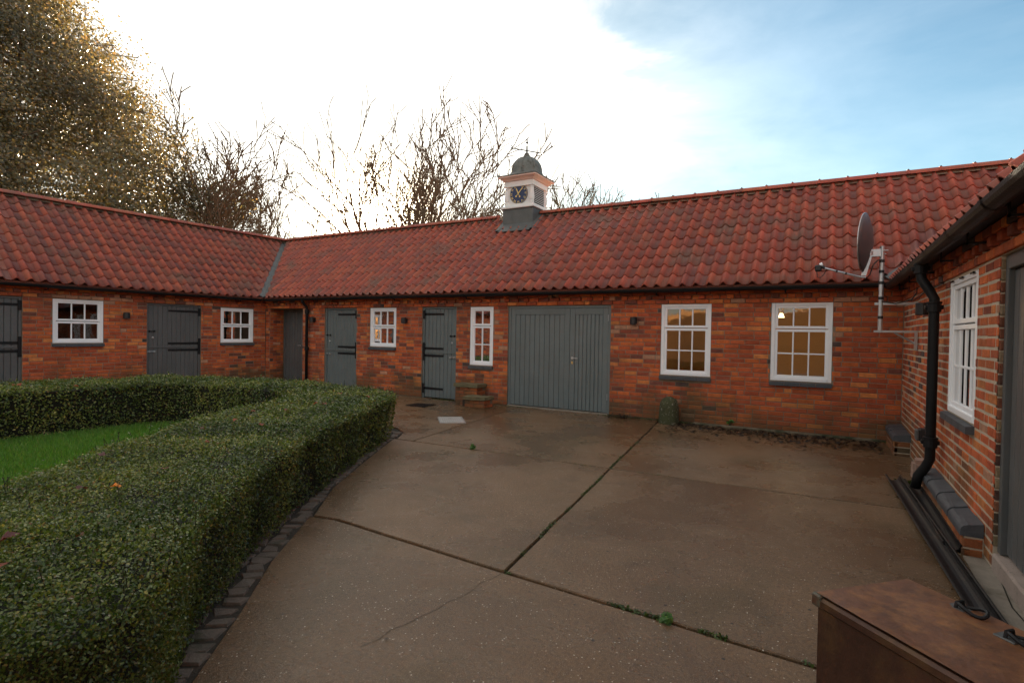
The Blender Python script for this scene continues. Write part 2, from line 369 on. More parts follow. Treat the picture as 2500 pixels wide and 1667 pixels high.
def lay_bricks(fr, wall, t0, t1, openings, seed, extra_open=(), nmax=300, JT=.010, tone=1.):
    rng = random.Random(seed); items = []
    rows = []
    nrow = int(round(STRING / BH))
    for i in range(nrow):
        z = STRING - (nrow - i) * BH + .0; rows.append((z, 0.0, False))
    rows += [(STRING, .018, False), (STRING + BH, .0, True), (STRING + 2 * BH, .042, False)]
    for i, (z, proud, dentil) in enumerate(rows):
        zc = z + BH / 2
        cuts = [(a - .0, b + .0) for (a, b, z0, z1) in openings if z0 - .02 < zc < z1 + .005] + [(a, b) for (a, b, z0, z1) in extra_open if z0 < zc < z1]
        if dentil:
            t = t0 + .03
            while t < t1:
                items.append((t + .056, zc, .102, .042)); items.append((t + .168, zc, .102, .0)); t += BL
            continue
        for s, e in course(t0, t1, (BL / 2 if i % 2 else 0) + rng.uniform(-.02, .02), rng):
            s = max(s, t0); e = min(e, t1)
            for a, b in subtract((s, e), cuts):
                if b - a > .035: items.append(((a + b) / 2, zc, b - a - JT, proud))
    dl = []
    for it in items:
        P = fr.p(it[0], 0, it[1]); q = px(P); dl.append((q[2] if (q and seen(P, -5)) else 1e9 , it))
    order = sorted(range(len(dl)), key=lambda i: (dl[i][0], -dl[i][1][2]))
    rest = MB()
    for k, i in enumerate(order):
        t, zc, w, pr = dl[i][1]; full = abs(w - (BL - JT)) < .002 or abs(w - (BL / 2 - JT)) < .002 or abs(w - .102) < .001
        jit = (rng.uniform(-.0015, .0015), rng.uniform(-.003, .0025), rng.uniform(-.0015, .0015), rng.uniform(-.006, .006))
        mtx = fr.at(t + jit[0], jit[1], zc + jit[2]) @ Matrix.Rotation(jit[3] * .8, 4, 'Y')
        if k < nmax and dl[i][0] < 1e8:
            me = shared_brick(w, pr, rng, JT) if full else brick_mb(w, BH - JT, bcol(rng), pr).mesh('brick', M_brick)
            link('brick', me, wall, mtx)
        else:
            b = brick_mb(w, BH - JT, bcol(rng), pr)
            rest.add([mtx @ Vector(v) for v in b.v], b.f, b.c[0])
    o = rest.obj('brickwork', M_brick, wall); o['kind'] = 'stuff'
def wall_backing(fr, name, t0, t1, ztop, openings, mtl, parent, depth=.24, front=-.007):
    xs = sorted(set([t0, t1] + [o[0] for o in openings] + [o[1] for o in openings])); m = MB()
    for a, b in zip(xs[:-1], xs[1:]):
        mid = (a + b) / 2; cuts = [(o[2], o[3]) for o in openings if o[0] < mid < o[1]]
        for z0, z1 in subtract((-.1, ztop), cuts):
            m.box((a, front, z0), (b, -depth, z1))
    return fr.obj(m, name, mtl, parent)

# ------------------------------------------------------------------ windows and doors
def window(fr, parent, t0, t1, z0, z1, cols, rows_top, rows_bot, split, label=None, sill_over=.012, face=-.012, pane_d=.024, bar_d=.004):
    """outer white frame, upper and lower sash separated by a rail, glazing bars, panes, dark sill"""
    fw = .055; m = MB(); f0 = face; f1 = face - .10
    m.cbox((t0, f0, z0), (t0 + fw, f1, z1), .004); m.cbox((t1 - fw, f0, z0), (t1, f1, z1), .004)
    m.cbox((t0 + fw, f0, z1 - fw * .8), (t1 - fw, f1, z1), .004); m.cbox((t0 + fw, f0 + .008, z0), (t1 - fw, f1, z0 + fw * .9), .004)
    w = fr.obj(m, 'window', M_white, parent)
    if label: w['label'] = label
    a, b = t0 + fw, t1 - fw; zb, zt = z0 + fw * .9, z1 - fw * .8; zs = z0 + (z1 - z0) * split
    s0, s1 = face - .014, face - .058; sw = .040
    for (za, zc, nr) in ((zb, zs - .006, rows_bot), (zs + .006, zt, rows_top)):
        m = MB(); m.cbox((a, s0, za), (a + sw, s1, zc), .004); m.cbox((b - sw, s0, za), (b, s1, zc), .004)
        m.cbox((a + sw, s0, za), (b - sw, s1, za + sw), .004); m.cbox((a + sw, s0, zc - sw), (b - sw, s1, zc), .004)
        fr.obj(m, 'sash', M_white, w)
        A, B, Z0, Z1 = a + sw, b - sw, za + sw, zc - sw; g = .011
        for i in range(1, cols):
            x = A + (B - A) * i / cols; m = MB(); m.cbox((x - g, s0 - bar_d, Z0), (x + g, s1 + .006, Z1), .004); fr.obj(m, 'glazing_bar', M_white, w)
        for j in range(1, nr):
            z = Z0 + (Z1 - Z0) * j / nr
            for i in range(cols):
                xa = A + (B - A) * i / cols + (g if i else 0); xb = A + (B - A) * (i + 1) / cols - (g if i < cols - 1 else 0)
                m = MB(); m.cbox((xa, s0 - bar_d - .001, z - g), (xb, s1 + .007, z + g), .004); fr.obj(m, 'glazing_bar', M_white, w)
        for i in range(cols):
            for j in range(nr):
                xa = A + (B - A) * i / cols; xb = A + (B - A) * (i + 1) / cols; za_ = Z0 + (Z1 - Z0) * j / nr; zb_ = Z0 + (Z1 - Z0) * (j + 1) / nr
                m = MB(); k = (random.uniform(-.0012, .0012), random.uniform(-.0012, .0012)); y = s0 - pane_d
                m.add([(xa, y + k[0], za_), (xb, y - k[0], za_), (xb, y - k[0] + k[1], zb_), (xa, y + k[0] + k[1], zb_)], [(0, 1, 2, 3)])
                fr.obj(m, 'pane', M_glass, w)
    # sill of dark bricks on edge
    n = max(2, int(round((t1 - t0) / .225))); L = (t1 - t0 + 2 * sill_over) / n
    for i in range(n):
        x = t0 - sill_over + L * i; m = MB(); zt = z0 - .002; e = .003
        m.add([(x + e, .05, zt - .075), (x + L - e, .05, zt - .075), (x + L - e, .05, zt - .02), (x + e, .05, zt - .02), (x + e, -.11, zt - .075), (x + L - e, -.11, zt - .075), (x + L - e, -.11, zt), (x + e, -.11, zt)],
              [(0, 3, 2, 1), (4, 5, 6, 7), (0, 1, 5, 4), (1, 2, 6, 5), (2, 3, 7, 6), (3, 0, 4, 7)]); fr.obj(m, 'sill_brick', M_sill, w)
    return w
def planks(fr, door, t0, t1, z0, z1, d, n, mtl, rng):
    L = (t1 - t0) / n
    for i in range(n):
        m = MB(); j = rng.uniform(-.0012, .0012); m.cbox((t0 + L * i + .0022, d + j, z0), (t0 + L * (i + 1) - .0022, d - .03, z1), .007); fr.obj(m, 'plank', mtl, door)
def strap(fr, door, t0, t1, z, d, w=.055, taper_at_t1=True):
    m = MB(); a, b = (w / 2, w / 2 * .8)
    m.add([(t0, d, z - a), (t1, d, z - b), (t1, d, z + b), (t0, d, z + a), (t0, d + .008, z - a), (t1, d + .008, z - b), (t1, d + .008, z + b), (t0, d + .008, z + a)],
          [(0, 3, 2, 1), (4, 5, 6, 7), (0, 1, 5, 4), (1, 2, 6, 5), (2, 3, 7, 6), (3, 0, 4, 7)])
    x = t0 if abs(t0 - t1) else t0
    for k in (.15, .5, .85): 
        q = t0 + (t1 - t0) * k; m.lathe([(.009, 0), (.006, .004)], (q, d + .008, z), 6)
    return fr.obj(m, 'strap_hinge', M_iron, door)
def hinge_plate(fr, door, t, z, h, d, w=.06):
    m = MB(); m.cbox((t - w / 2, d, z - h / 2), (t + w / 2, d + .014, z + h / 2), .004); return fr.obj(m, 'hinge_plate', M_iron, door)
def stable_door(fr, parent, t0, t1, z1, hinge_hi, seed, recess=-.055, mid=1.02, mtl=None, bottom_strap=False, bolts=True, label=None):
    """two-leaf boarded stable door with strap hinges on one side; hinge_hi: hinges at the t1 side"""
    mtl = mtl or M_door; rng = random.Random(seed); fw = .045
    m = MB(); m.cbox((t0, recess + .02, 0), (t0 + fw, recess - .08, z1), .004); m.cbox((t1 - fw, recess + .02, 0), (t1, recess - .08, z1), .004)
    m.cbox((t0 + fw, recess + .02, z1 - fw), (t1 - fw, recess - .08, z1), .004)
    d = fr.obj(m, 'stable_door', mtl, parent)
    if label: d['label'] = label
    a, b = t0 + fw + .004, t1 - fw - .004; n = max(5, int(round((b - a) / .105)))
    for z0_, z1_ in ((.02, mid - .006), (mid + .006, z1 - fw - .004)): planks(fr, d, a, b, z0_, z1_, recess, n, mtl, rng)
    m = MB(); m.cbox((a, recess + .001, mid - .03), (b, recess + .016, mid + .012), .004); fr.obj(m, 'meeting_rail', mtl, d)
    L = (b - a) * .62; zs = [z1 - .16, mid + .075, mid - .085] + ([.22] if bottom_strap else [])
    for z in zs:
        if hinge_hi: strap(fr, d, b + .02, b - L, z, recess + .002)
        else: strap(fr, d, a - .02, a + L, z, recess + .002)
    tp = (t1 - .03) if hinge_hi else (t0 + .03)
    for z, h in ((z1 - .17, .19), (mid, .40)) + (((.22, .22),) if bottom_strap else ()): hinge_plate(fr, d, tp, z, h, recess + .021)
    if bolts:
        tb = a + .02 if hinge_hi else b - .02; sg = 1 if hinge_hi else -1
        for z, mm in ((mid + .36, M_iron), (mid - .11, M_steel)):
            m = MB(); m.tube([fr.p(tb - sg * .05, recess + .02, z), fr.p(tb + sg * .13, recess + .02, z)], .008, 6); o = m.obj('bolt', mm, d)
            m = MB(); m.cbox((tb - .012, recess + .002, z - .022), (tb + .012, recess + .03, z + .022), .003); fr.obj(m, 'bolt_keeper', mm, d); m = MB(); m.cbox((tb + sg * .1 - .012, recess + .002, z - .022), (tb + sg * .1 + .012, recess + .03, z + .022), .003); fr.obj(m, 'bolt_keeper', mm, d)
        m = MB(); m.lathe([(.022, 0), (.024, .01), (.012, .02)], (0, 0, 0), 10); w = MB(); w.v = [tuple(fr.p(tb + sg * .075 + v[0], recess + v[2], mid + .21 + v[1])) for v in m.v]; w.f = m.f; w.c = m.c; w.obj('lock', M_steel, d)
    return d
def lamp(fr, t, z, label, size=.062):
    e = empty('wall_light', fr.p(t, 0, z)); tag(e, label, 'wall light', 'small black wall lights')
    m = MB(); m.cbox((t - .045, .0, z - .05), (t + .045, .02, z + .05), .004); fr.obj(m, 'back_plate', M_plastic, e)
    m = MB(); m.lathe([(size * .92, -.065), (size, -.06), (size, .06), (size * .92, .065)], (0, 0, 0), 14)
    w = MB(); w.v = [tuple(fr.p(t + v[0], .02 + size + v[1], z + v[2])) for v in m.v]; w.f = m.f; w.c = m.c; w.obj('lamp_body', M_plastic, e)

# ------------------------------------------------------------------ roof tiles
TPX, TROW, PITCH = .2155, .3235, math.atan(.8135)
TPAL = [(.35, .076, .042), (.33, .070, .040), (.365, .084, .045), (.30, .066, .040), (.27, .068, .045), (.335, .084, .05)]
def tile_mb(col, L=None):
    L = L or TROW + .045; n = 14; m = MB(); th = .018; lift = .021
    def prof(u): return .068 * ((1 + math.cos(2 * math.pi * (u - .30))) / 2) ** 2.1
    vs = []
    for k in range(n + 1):
        u = k / n; x = u * (TPX + .006); h = prof(u)
        vs += [(x, 0, h + lift), (x, L, h + .001), (x, 0, h + lift - th)]
    fs = []
    for k in range(n):
        a = 3 * k; b = a + 3; fs += [(a, b, b + 1, a + 1), (a + 2, b + 2, b, a)]
    fs.append((0, 1, 2)); fs.append((3 * n + 1, 3 * n, 3 * n + 2))
    m.add(vs, fs, col)
    pan = (col[0] * .60, col[1] * .78, col[2] * .92)          # the pans are coloured a darker, browner tone than the rolls
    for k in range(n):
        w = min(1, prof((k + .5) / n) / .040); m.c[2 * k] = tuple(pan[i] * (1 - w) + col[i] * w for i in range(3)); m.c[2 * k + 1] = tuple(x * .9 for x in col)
    return m
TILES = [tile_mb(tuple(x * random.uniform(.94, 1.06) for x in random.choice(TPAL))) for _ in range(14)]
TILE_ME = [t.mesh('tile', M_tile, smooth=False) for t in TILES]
for me in TILE_ME:
    sm = [len(p.vertices) == 4 and abs(p.normal.z) > .3 for p in me.polygons]; me.polygons.foreach_set('use_smooth', sm)
def lay_tiles(part, O, Yh, x0, x1, nrows, keep, seed, nmax=300):
    """O point on eave line; Yh horizontal up-slope direction; keep: list of (point, normal2d): keep where (P-point).n>=0"""
    rng = random.Random(seed); Yh = Vector(Yh).normalized(); X = Yh.cross(Vector((0, 0, 1)))
    Y = Yh * math.cos(PITCH) + Vector((0, 0, math.sin(PITCH))); Z = X.cross(Y)
    B = Matrix(((X.x, Y.x, Z.x), (X.y, Y.y, Z.y), (X.z, Y.z, Z.z))).to_4x4()
    items = []; c0 = int(math.floor(x0 / TPX)); c1 = int(math.ceil(x1 / TPX))
    for r in range(nrows):
        for c in range(c0, c1):
            P = Vector(O) + X * (c * TPX) + Y * (r * TROW)
            cs = [P + X * (a * TPX) + Y * (b * (TROW + .03)) for a in (0, 1) for b in (0, 1)]
            st = 1
            for (q, n) in keep:
                ds = [(p - Vector(q)).dot(Vector(n)) for p in cs]
                if max(ds) <= 0: st = 0; break
                if min(ds) < 0: st = 2
            if st: items.append((P, st))
    ds = []
    for i, (P, st) in enumerate(items):
        C = P + X * TPX / 2 + Y * TROW / 2; q = px(C); ds.append(q[2] if q and seen(C, -5) and (CAM - C).dot(Z) > 0 else 1e9)
    order = sorted(range(len(items)), key=lambda i: ds[i]); rest = MB(); kk = 0
    for i in order:
        P, st = items[i]; xx = (P - Vector(O)).dot(X); yy = (P - Vector(O)).dot(Y); j = Matrix.Translation(P + Z * (rng.uniform(-.003, .003) + .007 * math.sin(xx * .9 + yy * .7) + .005 * math.sin(xx * 2.3 - yy * 1.9 + seed)) + Y * rng.uniform(-.002, .002)) @ B @ Matrix.Rotation(rng.uniform(-.004, .004), 4, 'Z')
        v = rng.randrange(len(TILES)); t = TILES[v]
        if st == 2:
            bm = bmesh.new(); vv = [bm.verts.new(j @ Vector(p)) for p in t.v]
            for f in t.f: bm.faces.new([vv[a] for a in f])
            for (q, n) in keep:
                bmesh.ops.bisect_plane(bm, geom=bm.verts[:] + bm.edges[:] + bm.faces[:], plane_co=q, plane_no=n, clear_inner=True)
            if len(bm.faces): rest.bm(bm, t.c[0])
            else: bm.free()
        elif kk < nmax and ds[i] < 1e8:
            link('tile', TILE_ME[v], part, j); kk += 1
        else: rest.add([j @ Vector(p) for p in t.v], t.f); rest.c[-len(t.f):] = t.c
    o = rest.obj('roof_tiling', M_tile, part); o['kind'] = 'stuff'
def ridge_tiles(part, A, B, seed, n0=0):
    A = Vector(A); B = Vector(B); L = .455; d = (B - A); n = int(d.length / L); d.normalize(); s = d.cross(Vector((0, 0, 1)))
    rng = random.Random(seed)
    for i in range(n):
        m = MB(); a = A + d * (i * L); col = tuple(x * rng.uniform(.85, 1.12) for x in rng.choice(TPAL[:4]))
        vs = []; fs = []; K = 9
        for j, (w, r) in enumerate(((0, .132), (L - .045, .130), (L - .040, .142), (L + .0, .142))):
            for k in range(K):
                th = R(8 + 164 * k / (K - 1)); vs.append(a + d * w + s * (math.cos(th) * r) + Vector((0, 0, math.sin(th) * r * .80 - .02)))
        for j in range(3):
            for k in range(K - 1): fs.append((j * K + k, j * K + k + 1, (j + 1) * K + k + 1, (j + 1) * K + k))
        fs.append(tuple(range(K))); fs.append(tuple(range(3 * K, 4 * K)))
        m.add(vs, fs, col); m.obj('ridge_tile', M_tile, part)
        m = MB(); q = a + d * (L - .018); m.tube([q + Vector((0, 0, .08)), q + Vector((0, 0, .098))], .022, 6); m.tube([q + s * .06 + Vector((0, 0, .088)), q - s * .06 + Vector((0, 0, .088))], .012, 5); m.obj('ridge_clip', M_iron, part)

RUN = 2.51; EZ = 2.31; RZ = EZ + RUN * .8135
EO = .24
E_L = None
# eave corner of main and left range (intersection of the two eave lines)
_o = F_LEFT.O + F_LEFT.n * EO; _k = (-EO - _o.y) / F_LEFT.u.y; E_L = _o + F_LEFT.u * _k; E_L.z = EZ
VB_L = -(Vector((1, 0, 0)) + F_LEFT.u); VB_L.normalize()
E_R = Vector((.978 - .18, -EO, EZ)); VB_R = Vector((1, 1, 0)).normalized()
RIDGE_L = E_L + VB_L * (RUN / abs(VB_L.y)); RIDGE_L.z = RZ; RIDGE_R = E_R + VB_R * (RUN / VB_R.y); RIDGE_R.z = RZ
nL = Vector((VB_L.y, -VB_L.x, 0)); nL = nL if nL.x > 0 else -nL        # towards the main roof
nR = Vector((-VB_R.y, VB_R.x, 0)); nR = nR if nR.x < 0 else -nR
VG = .07

def gutter(fr, parent, t0, t1, z, d=.235, r=.058, mtl=None, seg=2.0):
    mtl = mtl or M_iron; K = 8; t = t0
    m = MB(); vs = []; fs = []
    for rr in (r, r - .007):
        for tt in (t0, t1):
            for k in range(K + 1):
                th = math.pi + math.pi * k / K; vs.append((tt, d + rr * math.cos(th), z + rr * math.sin(th)))
    n = K + 1
    for k in range(K):
        fs += [(k, k + 1, n + k + 1, n + k), (2 * n + k, 3 * n + k, 3 * n + k + 1, 2 * n + k + 1)]
    fs += [(0, n, 3 * n, 2 * n), (K, 2 * n + K, 3 * n + K, n + K)]
    m.add(vs, fs); o = fr.obj(m, 'gutter', mtl, parent)
    t = t0 + .5
    while t < t1:
        m = MB(); 
        for k in range(K):
            a, b = (math.pi + math.pi * k / K, math.pi + math.pi * (k + 1) / K); r2 = r + .006
            m.add([(t, d + r2 * math.cos(a), z + r2 * math.sin(a)), (t + .06, d + r2 * math.cos(a), z + r2 * math.sin(a)), (t + .06, d + r2 * math.cos(b), z + r2 * math.sin(b)), (t, d + r2 * math.cos(b), z + r2 * math.sin(b))], [(0, 1, 2, 3)])
        m.box((t + .02, -.01, z - .10), (t + .04, d - r, z - .085)); m.box((t + .02, d - r - .012, z - .1), (t + .04, d - r, z + .02))
        fr.obj(m, 'gutter_bracket', mtl, o); t += seg
    return o
def downpipe(parent, top, pts, r=.042, collars=(), mtl=None):
    m = MB(); m.tube(pts, r, 12); o = m.obj('downpipe', mtl or M_iron, parent, smooth=True)
    for c in collars:
        m = MB(); m.lathe([(r + .004, -.05), (r + .014, -.045), (r + .014, .03), (r + .02, .035), (r + .02, .05), (r + .004, .052)], c, 14); m.obj('collar', mtl or M_iron, o)
        m = MB(); m.cbox((c[0] - r - .03, c[1] - .012, c[2] - .02), (c[0] + r + .03, c[1] + .03, c[2] + .02), .005); m.obj('fixing_ear', mtl or M_iron, o)
    return o
def valley(part, E, VB, rise=True):
    d = VB * (RUN / abs(VB.y)); Tp = E + d + Vector((0, 0, RUN * .8135)); s = Vector((-VB.y, VB.x, 0)); m = MB(); w = .088; up = Vector((0, 0, .03))
    # V-shaped lead: edges climb the two roof slopes
    k = w * .8135 * .71
    A = E + Vector((0, 0, .0)) - VB * .03
    m.add([A + up, Tp + up, Tp + s * w + Vector((0, 0, k)) + up, A + s * w + Vector((0, 0, k)) + up, Tp - s * w + Vector((0, 0, k)) + up, A - s * w + Vector((0, 0, k)) + up], [(0, 1, 2, 3), (1, 0, 5, 4)])
    return m.obj('valley_lead', M_lead, part)
def roof_shell(part_parent, polys, name='roof'):
    m = MB()
    for p in polys:
        n = (Vector(p[1]) - Vector(p[0])).cross(Vector(p[2]) - Vector(p[0])).normalized(); n = n if n.z > 0 else -n
        k = len(p); vs = [Vector(q) - n * .004 for q in p] + [Vector(q) - n * .06 for q in p]
        m.add(vs, [tuple(range(k)), tuple(range(2 * k - 1, k - 1, -1))] + [(i, (i + 1) % k, k + (i + 1) % k, k + i) for i in range(k)], (.22, .075, .05))
    return m.obj(name, M_tile, part_parent)

# ------------------------------------------------------------------ ground
def ground_sheet():
    n = 60; m = MB(); vs = []; fs = []
    xs = np.concatenate([np.linspace(-900, -80, 12), np.linspace(-70, 70, 36), np.linspace(80, 900, 12)])
    ys = np.concatenate([np.linspace(-900, -80, 12), np.linspace(-70, 70, 40), np.linspace(80, 900, 12)])
    for y in ys:
        for x in xs:
            z = -.12
            if y < -17: t = min(1, (-17 - y) / 26); z += 4.2 * t * t * (3 - 2 * t) + math.sin(x * .21) * .25 * t
            if y > 14: t = min(1, (y - 14) / 40); z += .6 * t
            vs.append((x, y, z))
    nx = len(xs)
    for j in range(len(ys) - 1):
        for i in range(nx - 1): fs.append((j * nx + i, j * nx + i + 1, (j + 1) * nx + i + 1, (j + 1) * nx + i))
    m.add(vs, fs)
    g = bpy.data.materials.new('leafy_grass'); g.use_nodes = True; nt, b = nodes(g); geo = N(nt, 'ShaderNodeNewGeometry'); P = geo.outputs['Position']
    sx = N(nt, 'ShaderNodeSeparateXYZ'); nt.links.new(P, sx.inputs[0])
    c = mixc(nt, ramp(nt, noise(nt, P, .8, 5), .35, .65), (.05, .075, .02), (.075, .09, .03))
    lit = mixc(nt, ramp(nt, noise(nt, P, 9, 4, .7), .35, .65), (.30, .12, .03), (.55, .25, .06))
    c = mixc(nt, ramp(nt, math_(nt, 'ADD', noise(nt, P, .3, 4), math_(nt, 'MULTIPLY', sx.outputs[1], -.012)), .55, .78), c, lit)
    nt.links.new(c, b.inputs['Base Color']); b.inputs['Roughness'].default_value = .95
    return tag(m.obj('ground', g, smooth=True), kind='structure')
ground_sheet()

def poly_prism(m, pts, z0, z1, col=None, e=0.0):
    k = len(pts); area = sum(pts[i][0] * pts[(i + 1) % k][1] - pts[(i + 1) % k][0] * pts[i][1] for i in range(k))
    if area < 0: pts = pts[::-1]
    if e:
        c = Vector((sum(p[0] for p in pts) / k, sum(p[1] for p in pts) / k)); top = []
        for i in range(k):
            a, b, d = Vector(pts[i - 1]), Vector(pts[i]), Vector(pts[(i + 1) % k]); u = (b - a).normalized(); w = (d - b).normalized()
            n = (Vector((-u.y, u.x)) + Vector((-w.y, w.x))); n = n / max(.3, n.length_squared) * 2 * .5; top.append(b + n * e * 1.2)
        vs = [(p[0], p[1], z0) for p in pts] + [(p[0], p[1], z1 - e) for p in pts] + [(p[0], p[1], z1) for p in top]
        fs = [tuple(range(2 * k, 3 * k))] + [(i, (i + 1) % k, k + (i + 1) % k, k + i) for i in range(k)] + [(k + i, k + (i + 1) % k, 2 * k + (i + 1) % k, 2 * k + i) for i in range(k)]
    else:
        vs = [(p[0], p[1], z0) for p in pts] + [(p[0], p[1], z1) for p in pts]
        fs = [tuple(range(k, 2 * k)), tuple(range(k - 1, -1, -1))] + [(i, (i + 1) % k, k + (i + 1) % k, k + i) for i in range(k)]
    m.add(vs, fs, col)
def wob(a, b, n, amp, rng):
    a = Vector(a); b = Vector(b); s = Vector((-(b - a).y, (b - a).x)).normalized(); o = [a]
    for i in range(1, n): o.append(a + (b - a) * i / n + s * rng.uniform(-amp, amp))
    return o + [b]
# yard: base of dirt in the joints, slabs on top
m = MB(); poly_prism(m, [(-14.2, .2), (5, .2), (5, -16), (-14.6, -16)], -.10, -.022); yard = tag(m.obj('concrete_yard', M_jointm), kind='structure')
HP = [((-5.13, -3.85), (-6.2, -4.75)), ((-4.65, -4.75), (-5.85, -5.35)), ((-4.17, -5.63), (-5.45, -6.3)), ((-3.6, -6.63), (-4.75, -7.35)), ((-3.08, -7.39), (-4.12, -8.12)),
      ((-2.47, -8.09), (-3.7, -8.62)), ((-2.03, -8.5), (-3.5, -8.9)), ((-1.80, -8.75), (-3.5, -9.1)), ((-1.86, -8.98), (-3.6, -9.25)), ((-2.6, -9.5), (-4.2, -9.35)),
      ((-4.2, -10.1), (-5.2, -9.1)), ((-6.8, -10.4), (-6.9, -9.2)), ((-9.2, -9.7), (-8.3, -8.7)), ((-10.4, -8.0), (-9.15, -7.5)), ((-10.55, -6.4), (-9.1, -6.6)),
      ((-10.4, -5.2), (-9.05, -5.6)), ((-10.0, -4.15), (-8.95, -5.05)), ((-9.1, -3.7), (-8.5, -4.72)), ((-8.2, -3.5), (-7.7, -4.55)), ((-7.2, -3.45), (-7.1, -4.55)), ((-6.2, -3.5), (-6.6, -4.6)), ((-5.55, -3.62), (-6.35, -4.66))]
EDGE = [(-5.35, -3.45), (-5.03, -4.1), (-4.45, -5.17), (-3.98, -6.0), (-3.53, -6.62), (-3.04, -7.34), (-2.63, -7.82), (-2.27, -8.28), (-1.9, -8.75), (-1.75, -9.2), (-2.2, -9.75)]
rg = random.Random(3); G = .011; GY = .017
def slab(pts, mi, name='concrete_slab'):
    m = MB(); poly_prism(m, pts, -.06, 0, e=.008); return m.obj(name, M_conc[mi], yard)
J1 = [Vector(p) for p in wob((-5.31, .0), (-4.83, -3.86), 9, .006, rg)]; J3a = wob((-2.49, .0), (-2.04, -3.80), 9, .006, rg); J3b = wob((-2.04, -3.80), (-1.70, -6.67), 9, .009, rg)
J2a = wob((-5.24, -3.88), (-4.83, -3.86), 2, .004, rg); J2b = wob((-4.83, -3.86), (-2.04, -3.80), 9, .007, rg); J2c = wob((-2.04, -3.80), (.99, -3.70), 9, .005, rg)
J4a = wob((-3.56, -6.55), (-1.70, -6.67), 7, .007, rg); J4b = wob((-1.70, -6.67), (.99, -6.82), 8, .009, rg)
def sh(ps, dx, dy): return [(p[0] + dx, p[1] + dy) for p in ps]
X1 = Vector((1.05, 0))
def mid(ps, dx, dy, rev=False):
    q = sh(ps[1:-1], dx, dy); return q[::-1] if rev else q
def cn(p, dx, dy): return (p[0] + dx * G, p[1] + dy * GY)
K1, K2, K3 = J2b[0], J2b[-1], J4b[0]        # joint crossings
slab([cn(J1[0], 1, 0)] + mid(J1, G, 0) + [cn(K1, 1, 1)] + mid(J2b, 0, GY) + [cn(K2, -1, 1)] + mid(J3a, -G, 0, True) + [cn(J3a[0], -1, 0)], 0)
slab([cn(J3a[0], 1, 0)] + mid(J3a, G, 0) + [cn(K2, 1, 1)] + mid(J2c, 0, GY) + [(1.05, -3.69), (1.05, 0)], 1)
slab([(-13.9, .15), (-5.4, .15), cn(J1[0], -1, 0)] + mid(J1, -G, 0) + [cn(K1, -1, 1), (-5.1, -3.865), (-5.35, -3.45), (-5.7, -3.2), (-8, -3.0), (-10.6, -3.6), (-11.2, -6), (-11.2, -9), (-9.6, -11), (-6, -12), (-6, -16), (-14.4, -16)], 2)
slab([(-5.13, -3.89)] + [cn(K1, 0, -1)] + mid(J2b, 0, -GY) + [cn(K2, -1, -1)] + mid(J3b, -G, 0) + [cn(K3, -1, 1)] + mid(J4a, 0, GY, True) + [(EDGE[4][0], EDGE[4][1] + .03), EDGE[3], EDGE[2], EDGE[1]], 2)
slab([cn(K2, 1, -1)] + mid(J3b, G, 0) + [cn(K3, 1, 1)] + mid(J4b, 0, GY) + [(1.05, -6.81), (1.05, -3.72)] + mid(J2c, 0, -GY, True), 0)
slab([(EDGE[4][0], EDGE[4][1] - .01)] + mid(J4a, 0, -GY) + [cn(K3, 0, -1)] + mid(J4b, 0, -GY) + [(1.05, -6.84), (1.05, -16), (-5.9, -16), (-5.9, -12.1), (-2.6, -10.2), EDGE[10], EDGE[9], EDGE[8], EDGE[7], EDGE[6], EDGE[5]], 1)
# crack wandering from the joint corner
m = MB(); ck = wob((-1.70, -6.68), (-1.77, -7.17), 5, .02, rg)[:-1] + wob((-1.77, -7.17), (-1.86, -7.72), 6, .02, rg)
for a, b in zip(ck[:-1], ck[1:]):
    w = .0014; m.add([(a[0] - w, a[1], .0025), (a[0] + w, a[1], .0025), (b[0] + w, b[1], .0025), (b[0] - w, b[1], .0025)], [(0, 1, 2, 3)])
m.obj('crack', M_jointm, yard)
m = MB(); pts = wob((.985, -5.0), (.90, -6.5), 8, .015, rg)
for a, b in zip(pts[:-1], pts[1:]): m.add([(a[0] - .004, a[1], .007), (a[0] + .004, a[1], .007), (b[0] + .004, b[1], .007), (b[0] - .004, b[1], .007)], [(0, 1, 2, 3)])
m.obj('crack', M_jointm, yard)
# low kerb at the foot of the main wall
m = MB(); m.cbox((-1.9, -.12, -.02), (.72, -.052, .035), .012); m.obj('kerb', M_kerb, yard)

# paler apron in front of the right wing door, small inspection cap
m = MB(); poly_prism(m, wob((.86, -4.76), (.84, -6.78), 6, .012, rg) + [(1.04, -6.79), (1.04, -4.76)], -.01, .004); m.obj('apron', M_concrete_pale, yard)
e = tag(empty('inspection_cap', (.56, -5.95, 0)), 'small round rusty cap set in the concrete beside the long gutter', 'cap')
m = MB(); m.lathe([(.05, -.01), (.05, .003), (.042, .006), (.04, .002)], (.56, -5.95, 0), 20); m.obj('ring', M_rustiron, e); m = MB(); m.lathe([(.038, -.01), (.038, .003), (.01, .005)], (.56, -5.95, 0), 20); m.obj('lid', M_rust, e)
